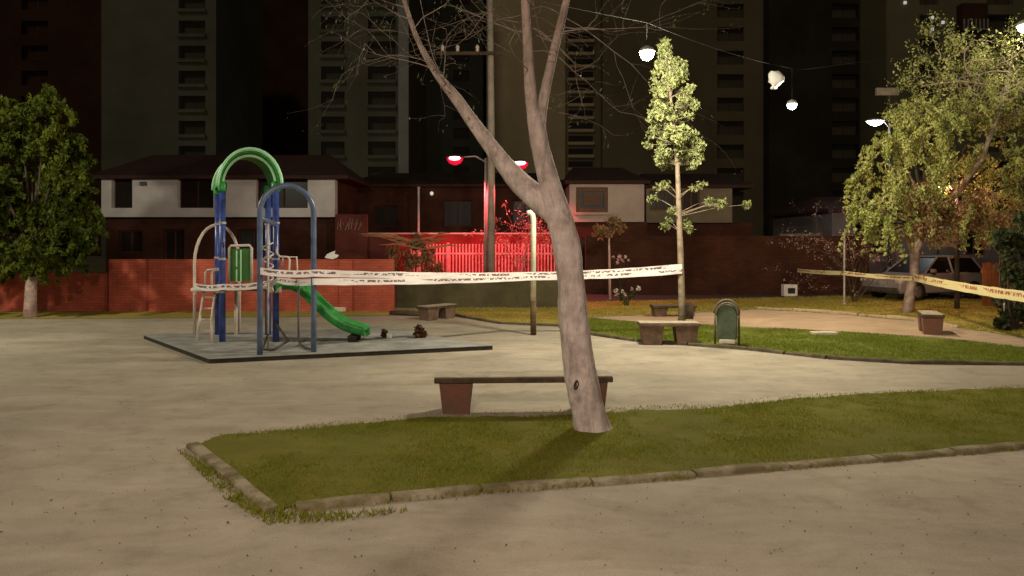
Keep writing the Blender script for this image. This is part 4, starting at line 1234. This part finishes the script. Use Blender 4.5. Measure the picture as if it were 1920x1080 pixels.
# pale torn plastic bag snagged on the cable
bg = MB(); bp_ = P(1456, 152, 17.4)
rnd = random.Random(8)
n1, n2 = 8, 10
for i in range(n1):
    for j in range(n2):
        a = 2 * math.pi * j / n2
        t = i / (n1 - 1)
        r = (.05 + .15 * math.sin(math.pi * min(1, t * 1.1 + .1))) * (1 + .35 * noise.noise(Vector((math.cos(a) * 2, math.sin(a) * 2, t * 4))))
        bg.v.append((r * math.cos(a) - .10 * (t - .4) ** 2 * (1 if j < 5 else 3), r * .5 * math.sin(a), .22 - t * .40 + .06 * noise.noise(Vector((a, t * 3, 2)))))
for i in range(n1 - 1):
    for j in range(n2):
        bg.f.append((i * n2 + j, (i + 1) * n2 + j, (i + 1) * n2 + (j + 1) % n2, i * n2 + (j + 1) % n2))
bo = bg.build('plastic_bag', M_white_plastic, smooth=True); bo.location = bp_; tag(bo, 'pale torn bag snagged high on the overhead cable', 'bag')
# street lamp behind the spreading tree
def street_lamp(label, loc, h, arm, bulb, energy, c, rad=.12, headw=.3, cross=None):
    o = empty('street_lamp', loc, label, 'street lamp')
    MB().tube([(0, 0, -.05), (0, 0, h * .6), (0, 0, h)], [.075, .06, .045], 10).build('pole', M_darksteel, o, smooth=True)
    ax_, ay_ = arm
    MB().tube([(0, 0, h - .25), (ax_ * .5, ay_ * .5, h + .08), (ax_, ay_, h + .06)], .026, 8).build('arm', M_galv, o, smooth=True)
    hd = MB(); hd.lathe([(.04, .12), (.5, .09), (.95, .02), (1, 0), (.9, -.01)], (0, 0, 0), 18)
    ho = hd.build('lamp_head', M_galv, o, smooth=True); ho.location = (ax_, ay_, h + .02); ho.scale = (headw, headw * .7, 1)
    ln = MB(); ln.lathe([(.78, 0), (.7, -.07), (.4, -.15), (.05, -.19)], (0, 0, 0), 18)
    lo = ln.build('lens', bulb, ho, smooth=True); lo.location = (0, 0, -.012)
    lightsrc('lamp_bulb', 'POINT', (ax_, ay_, h - .28), energy, c, rad, o)
    return o
q = P(1640, 228, 30)
sl = street_lamp('cool white street lamp above the bright green crown', Vector((q.x + .6, 30, 0)), q.z, (-.6, -.05), M_bulb_cool, 120, (.9, .95, 1.0), headw=.42)
MB().box(-.55, .35, -.06, .06, q.z + 1.05, q.z + 1.35).build('unlit_head', M_concpole, sl)
MB().tube([(0, 0, q.z - .02), (0, 0, q.z + 1.2)], .04, 8).build('mast', M_darksteel, sl)
q = P(1762, 352, 21.6)
street_lamp('orange street lamp glowing inside the spreading crown', Vector((q.x + .5, 21.6, 0)), q.z, (-.5, -.1), M_bulb_orange, 230, (1.0, .48, .28), headw=.22)
q = P(1921, 50, 19.0)
o = hanging_lamp('hanging_lamp', 'white lamp cut by the right edge above the bare twigs', q, q.z + 1.0, .16, M_bulb_white, 120, (1.0, .9, .7), .1)
# unseen lamps added to light the foreground and the left ground
street_lamp('added warm fill lamp, unseen behind the camera', Vector((-2.2, -4.2, 0)), 7.2, (.9, .5), M_bulb_white, 3800, (1.0, .795, .65), .4)
street_lamp('added unseen fill lamp left of the play tower', Vector((-14.2, 12.6, 0)), 6.6, (1.0, 0), M_bulb_white, 1800, (1.0, .95, .72), .25)

# ================================================================== BARRIER TAPES
def tapemat(name, c, ink, lo=.42, hi=.78):
    m = bpy.data.materials.new(name); m.use_nodes = True
    t = m.node_tree; b = t.nodes['Principled BSDF']; b.inputs['Roughness'].default_value = .4
    uv = t.nodes.new('ShaderNodeUVMap'); uv.uv_map = 'UVMap'
    sx = t.nodes.new('ShaderNodeSeparateXYZ'); t.links.new(uv.outputs[0], sx.inputs[0])
    n = t.nodes.new('ShaderNodeTexNoise'); n.noise_dimensions = '2D'; n.inputs['Scale'].default_value = 1; n.inputs['Detail'].default_value = 1
    mp = t.nodes.new('ShaderNodeMapping'); mp.inputs['Scale'].default_value = (17, 2.5, 1); t.links.new(uv.outputs[0], mp.inputs[0]); t.links.new(mp.outputs[0], n.inputs['Vector'])
    n2 = t.nodes.new('ShaderNodeTexNoise'); n2.noise_dimensions = '2D'; n2.inputs['Scale'].default_value = 1.1; n2.inputs['Detail'].default_value = 0
    t.links.new(uv.outputs[0], n2.inputs['Vector'])
    def mth(op, a, v):
        q = t.nodes.new('ShaderNodeMath'); q.operation = op; t.links.new(a, q.inputs[0])
        if isinstance(v, float): q.inputs[1].default_value = v
        else: t.links.new(v, q.inputs[1])
        return q.outputs[0]
    k = mth('MULTIPLY', mth('GREATER_THAN', sx.outputs[1], lo), mth('LESS_THAN', sx.outputs[1], hi))
    k = mth('MULTIPLY', k, mth('GREATER_THAN', n.outputs['Fac'], .47))
    k = mth('MULTIPLY', k, mth('GREATER_THAN', n2.outputs['Fac'], .40))
    mx = t.nodes.new('ShaderNodeMixRGB'); mx.inputs[1].default_value = (*c, 1); mx.inputs[2].default_value = (*ink, 1)
    t.links.new(k, mx.inputs[0]); t.links.new(mx.outputs[0], b.inputs['Base Color'])
    return m
M_tape = tapemat('white_barrier_tape', (.88, .82, .80), (.22, .13, .13))
M_tapey = tapemat('yellowish_barrier_tape', (.86, .76, .40), (.45, .12, .08))
def tape(name, label, pts, wd, m, seed, twist=.25, sagv=.03):
    full = []
    for a, c in zip(pts[:-1], pts[1:]):
        full += sag(Vector(a), Vector(c), sagv, 26)[:-1]
    full.append(Vector(pts[-1]))
    me = bpy.data.meshes.new(name); V = []; U = []; Fc = []
    dist = 0
    for i, p in enumerate(full):
        if i: dist += (p - full[i - 1]).length
        tw_ = twist * noise.noise(Vector((dist * .9, seed, 0)))* 2
        up = Vector((0, math.sin(tw_), math.cos(tw_)))
        up = up + Vector((0, 0, 0))
        ww = wd * (1 + .18 * noise.noise(Vector((dist * 2.2, seed + 5, 0))))
        for k in range(3):
            bow = .012 * noise.noise(Vector((dist * 4, k * 2, seed)))
            V.append(tuple(p + up * (ww * (k / 2 - .5)) + Vector((0, bow, 0)))); U.append((dist, k / 2))
    for i in range(len(full) - 1):
        for k in range(2):
            Fc.append((i * 3 + k, (i + 1) * 3 + k, (i + 1) * 3 + k + 1, i * 3 + k + 1))
    c = Vector(V[len(V) // 2])
    me.from_pydata([tuple(Vector(v) - c) for v in V], [], Fc)
    u = me.uv_layers.new(name='UVMap')
    for l in me.loops: u.data[l.index].uv = U[l.vertex_index]
    o = link(name, me, m); o.location = c
    sd = o.modifiers.new('thickness', 'SOLIDIFY'); sd.thickness = .0015
    return tag(o, label, 'barrier tape')
PO = G(1000, 628)
wpz = lambda py: EYE - (py - HY) / F * PO.y
tape('barrier_tape', 'upper white printed tape from the blue hoop to the slender tree',
     [P(488, 508, 12.45), P(590, 512, 12.74), (PO.x, PO.y - .07, wpz(515)), P(1279, 500, SD - .08)], .12, M_tape, 1)
tape('barrier_tape', 'lower white printed tape from the play tower, meeting the upper one',
     [P(364, 536, 14.12), P(417, 538, 13.96), P(500, 532, 13.96), P(520, 525, 13.96), P(589, 528, 12.7), (PO.x, PO.y - .085, wpz(520)), P(1279, 508, SD - .10)], .115, M_tape, 3)
tape('barrier_tape', 'yellowish tape running from the pinkish trunk past the right edge',
     [P(1714, 520, RD - .16), P(1920, 556, 13.2), P(2150, 600, 10)], .20, M_tapey, 5, twist=.15, sagv=.03)
tape('barrier_tape', 'pale thin tape stretched from the dark wall to the pinkish trunk',
     [P(1495, 507, 27.3), P(1583, 512, 23.16), P(1710, 522, RD - .16)], .13, M_tapey, 7, twist=.5, sagv=.02)

# ================================================================== CAR
car = empty('parked_car', (P(1735, 450, 25.6).x, 25.6, 0), 'white parked car half hidden by the pinkish trunk', 'car', R(-156 + 180))
car.rotation_euler.z = R(200)
low_ = [(-1.95, .30), (-2.02, .50), (-1.95, .82), (-1.0, .92), (.95, .90), (1.75, .76), (2.02, .62), (2.05, .36), (1.95, .24), (-1.85, .24)]
MB().extrude(low_, (0, -.82, 0), (1, 0, 0), (0, 0, 1), (0, 1, 0), 1.64).build('body', M_carwhite, car, bevel=.07, seg=3)
b = MB()
for (y, x) in ((-1, 0), (1, 0)):
    pass
g0 = [(-1.85, .9), (-1.45, 1.40), (.15, 1.44), (.95, .9)]
def cabin(b, prof, wb, wt):
    n = len(prof); s0 = len(b.v)
    for sgn in (-1, 1):
        for (x, z) in prof:
            w_ = wb if z < 1.0 else wt
            b.v.append((x, sgn * w_, z))
    b.f.append(tuple(s0 + i for i in range(n))); b.f.append(tuple(s0 + n + i for i in reversed(range(n))))
    for i in range(n):
        j = (i + 1) % n
        b.f.append((s0 + j, s0 + i, s0 + n + i, s0 + n + j))
cabin(b, g0, .76, .60); b.build('glasshouse', M_dark_glass, car, bevel=.03)
MB().extrude([(-1.50, 1.40), (-1.30, 1.47), (.05, 1.475), (.22, 1.43), (.1, 1.42), (-1.4, 1.38)], (0, -.63, 0), (1, 0, 0), (0, 0, 1), (0, 1, 0), 1.26).build('roof_panel', M_carwhite, car, bevel=.02)
for s in (-1, 1):
    for xa, xb in (((.93, .89), (.20, 1.42)), ((-.35, .89), (-.32, 1.42)), ((-1.80, .89), (-1.42, 1.40))):
        b = MB(); b.tube([(xa[0], s * .775, xa[1]), (xb[0], s * .615, xb[1])], .035, 6); b.build('pillar', M_carwhite, car)
    for x in (-1.25, 1.28):
        wv = MB(); wv.lathe([(.20, -.10), (.31, -.095), (.315, 0), (.31, .095), (.20, .10)], (0, 0, 0), 24)
        wo = wv.build('tyre', M_rubber, car, smooth=True); wo.location = (x, s * .76, .31); wo.rotation_euler = (R(90), 0, 0)
        rv = MB(); rv.lathe([(.06, -.108), (.19, -.104), (.20, .104), (.06, .108)], (0, 0, 0), 18)
        ro = rv.build('rim', M_rim, wo, smooth=True)
    b = MB().box(1.86, 2.03, s * .72 - .13, s * .72 + .08, .58, .70); b.build('headlight', M_carlight, car, bevel=.03)
    b = MB().box(.55, .72, s * .86 - .07, s * .86 + .07, .92, 1.04); b.build('wing_mirror', M_carwhite, car, bevel=.03)
MB().box(2.0, 2.09, -.75, .75, .28, .44).build('bumper', M_darksteel, car, bevel=.03)

# things by the car
sg = empty('signboard', (P(1775, 450, 27.2).x, 27.2, 0), 'cream square board on two posts above the parked car', 'sign')
p0, p1 = P(1753, 463, 27.2), P(1797, 431, 27.2)
MB().box(p0.x, p1.x, 27.15, 27.2, p0.z, p1.z).build('board', M_signboard, sg, True, bevel=.01)
for px in (1759, 1791):
    q = P(px, 450, 27.23)
    MB().box(q.x - .03, q.x + .03, 27.203, 27.26, -.05, p1.z).build('post', M_darksteel, sg, True)
MB().lathe([(.0, 0), (.09, .005), (.1, .012), (.0, .02)], (0, 0, 0), 14).build('emblem', M_brownframe, sg).location = Vector(((p0.x + p1.x) / 2, 27.148, p1.z - .25)) - sg.location
sg.children[-1].rotation_euler = (R(90), 0, 0)
r = empty('plank_fence', (P(1860, 450, 22.5).x, 22.5, 0), 'short orange brown plank fence right of the parked car', 'fence')
b = MB(); x0 = P(1843, 450, 22.5).x
for i in range(9):
    b.box(x0 + i * .13, x0 + i * .13 + .118, 22.5, 22.53, .02, 1.30 + .03 * math.sin(i * 2.1))
b.build('planks', M_orangewood, r, True)
MB().box(x0 - .02, x0 + 1.2, 22.532, 22.58, .3, .4).box(x0 - .02, x0 + 1.2, 22.532, 22.58, 1.0, 1.1).build('rail', M_orangewood, r, True)
cr = empty('white_crate', (P(1480, 450, 26.6).x, 26.6, 0), 'small white crate at the foot of the dark wall', 'crate')
MB().box(-.24, .24, -.15, .15, 0, .42).build('crate_body', M_white_plastic, cr, bevel=.02)
MB().box(-.11, .15, -.158, -.151, .1, .30).build('crate_opening', M_matedge, cr)
pl = MB().box(-.26, .26, -.12, .12, 0, .07, R(4)).build('concrete_slab', M_stone, bevel=.015); pl.location = G(1545, 628); tag(pl, 'pale oblong slab lying on the bright green strip', 'slab')
pl = MB().box(-.30, .30, -.14, .14, 0, .13, R(-3)).build('stone_block', M_stone, bevel=.03); pl.location = G(630, 584); tag(pl, 'pale stone block at the foot of the red wall', 'stone')
q = P(622, 467, 20.86)
pl = MB(); pl.extrude([(-.20, -.06), (.02, -.10), (.16, -.05), (.2, .02), (.08, .05), (.10, .14), (-.02, .10), (-.14, .04)], (0, 0, 0), (1, 0, 0), (0, 0, 1), (0, -1, 0), .03)
o = pl.build('wall_plaque', M_white_plastic, bevel=.01); o.location = (q.x, 20.88, 1.46 + .1); tag(o, 'ragged white scrap resting on top of the red wall', 'scrap')
stp = MB(); stp.tube([(0, 0, -.03), (0.01, 0, .2), (.03, 0, .42)], [.12, .10, .07], 10, wob=.2); stp.tube([(.02, 0, .25), (-.10, -.02, .38)], [.05, .03], 8)
o = stp.build('tree_stump', M_darkbark, smooth=True); o.location = G(1292, 598); tag(o, 'small dark stump just right of the slender tree stem', 'stump')
lg = MB(); lg.tube([(-.55, 0, .06), (0, .02, .07), (.5, -.03, .06)], [.06, .07, .055], 10, wob=.15)
o = lg.build('timber_log', M_wood, smooth=True); o.location = G(766, 592); o.rotation_euler.z = R(-20); tag(o, 'short timber log lying left of the small dark bench', 'log')
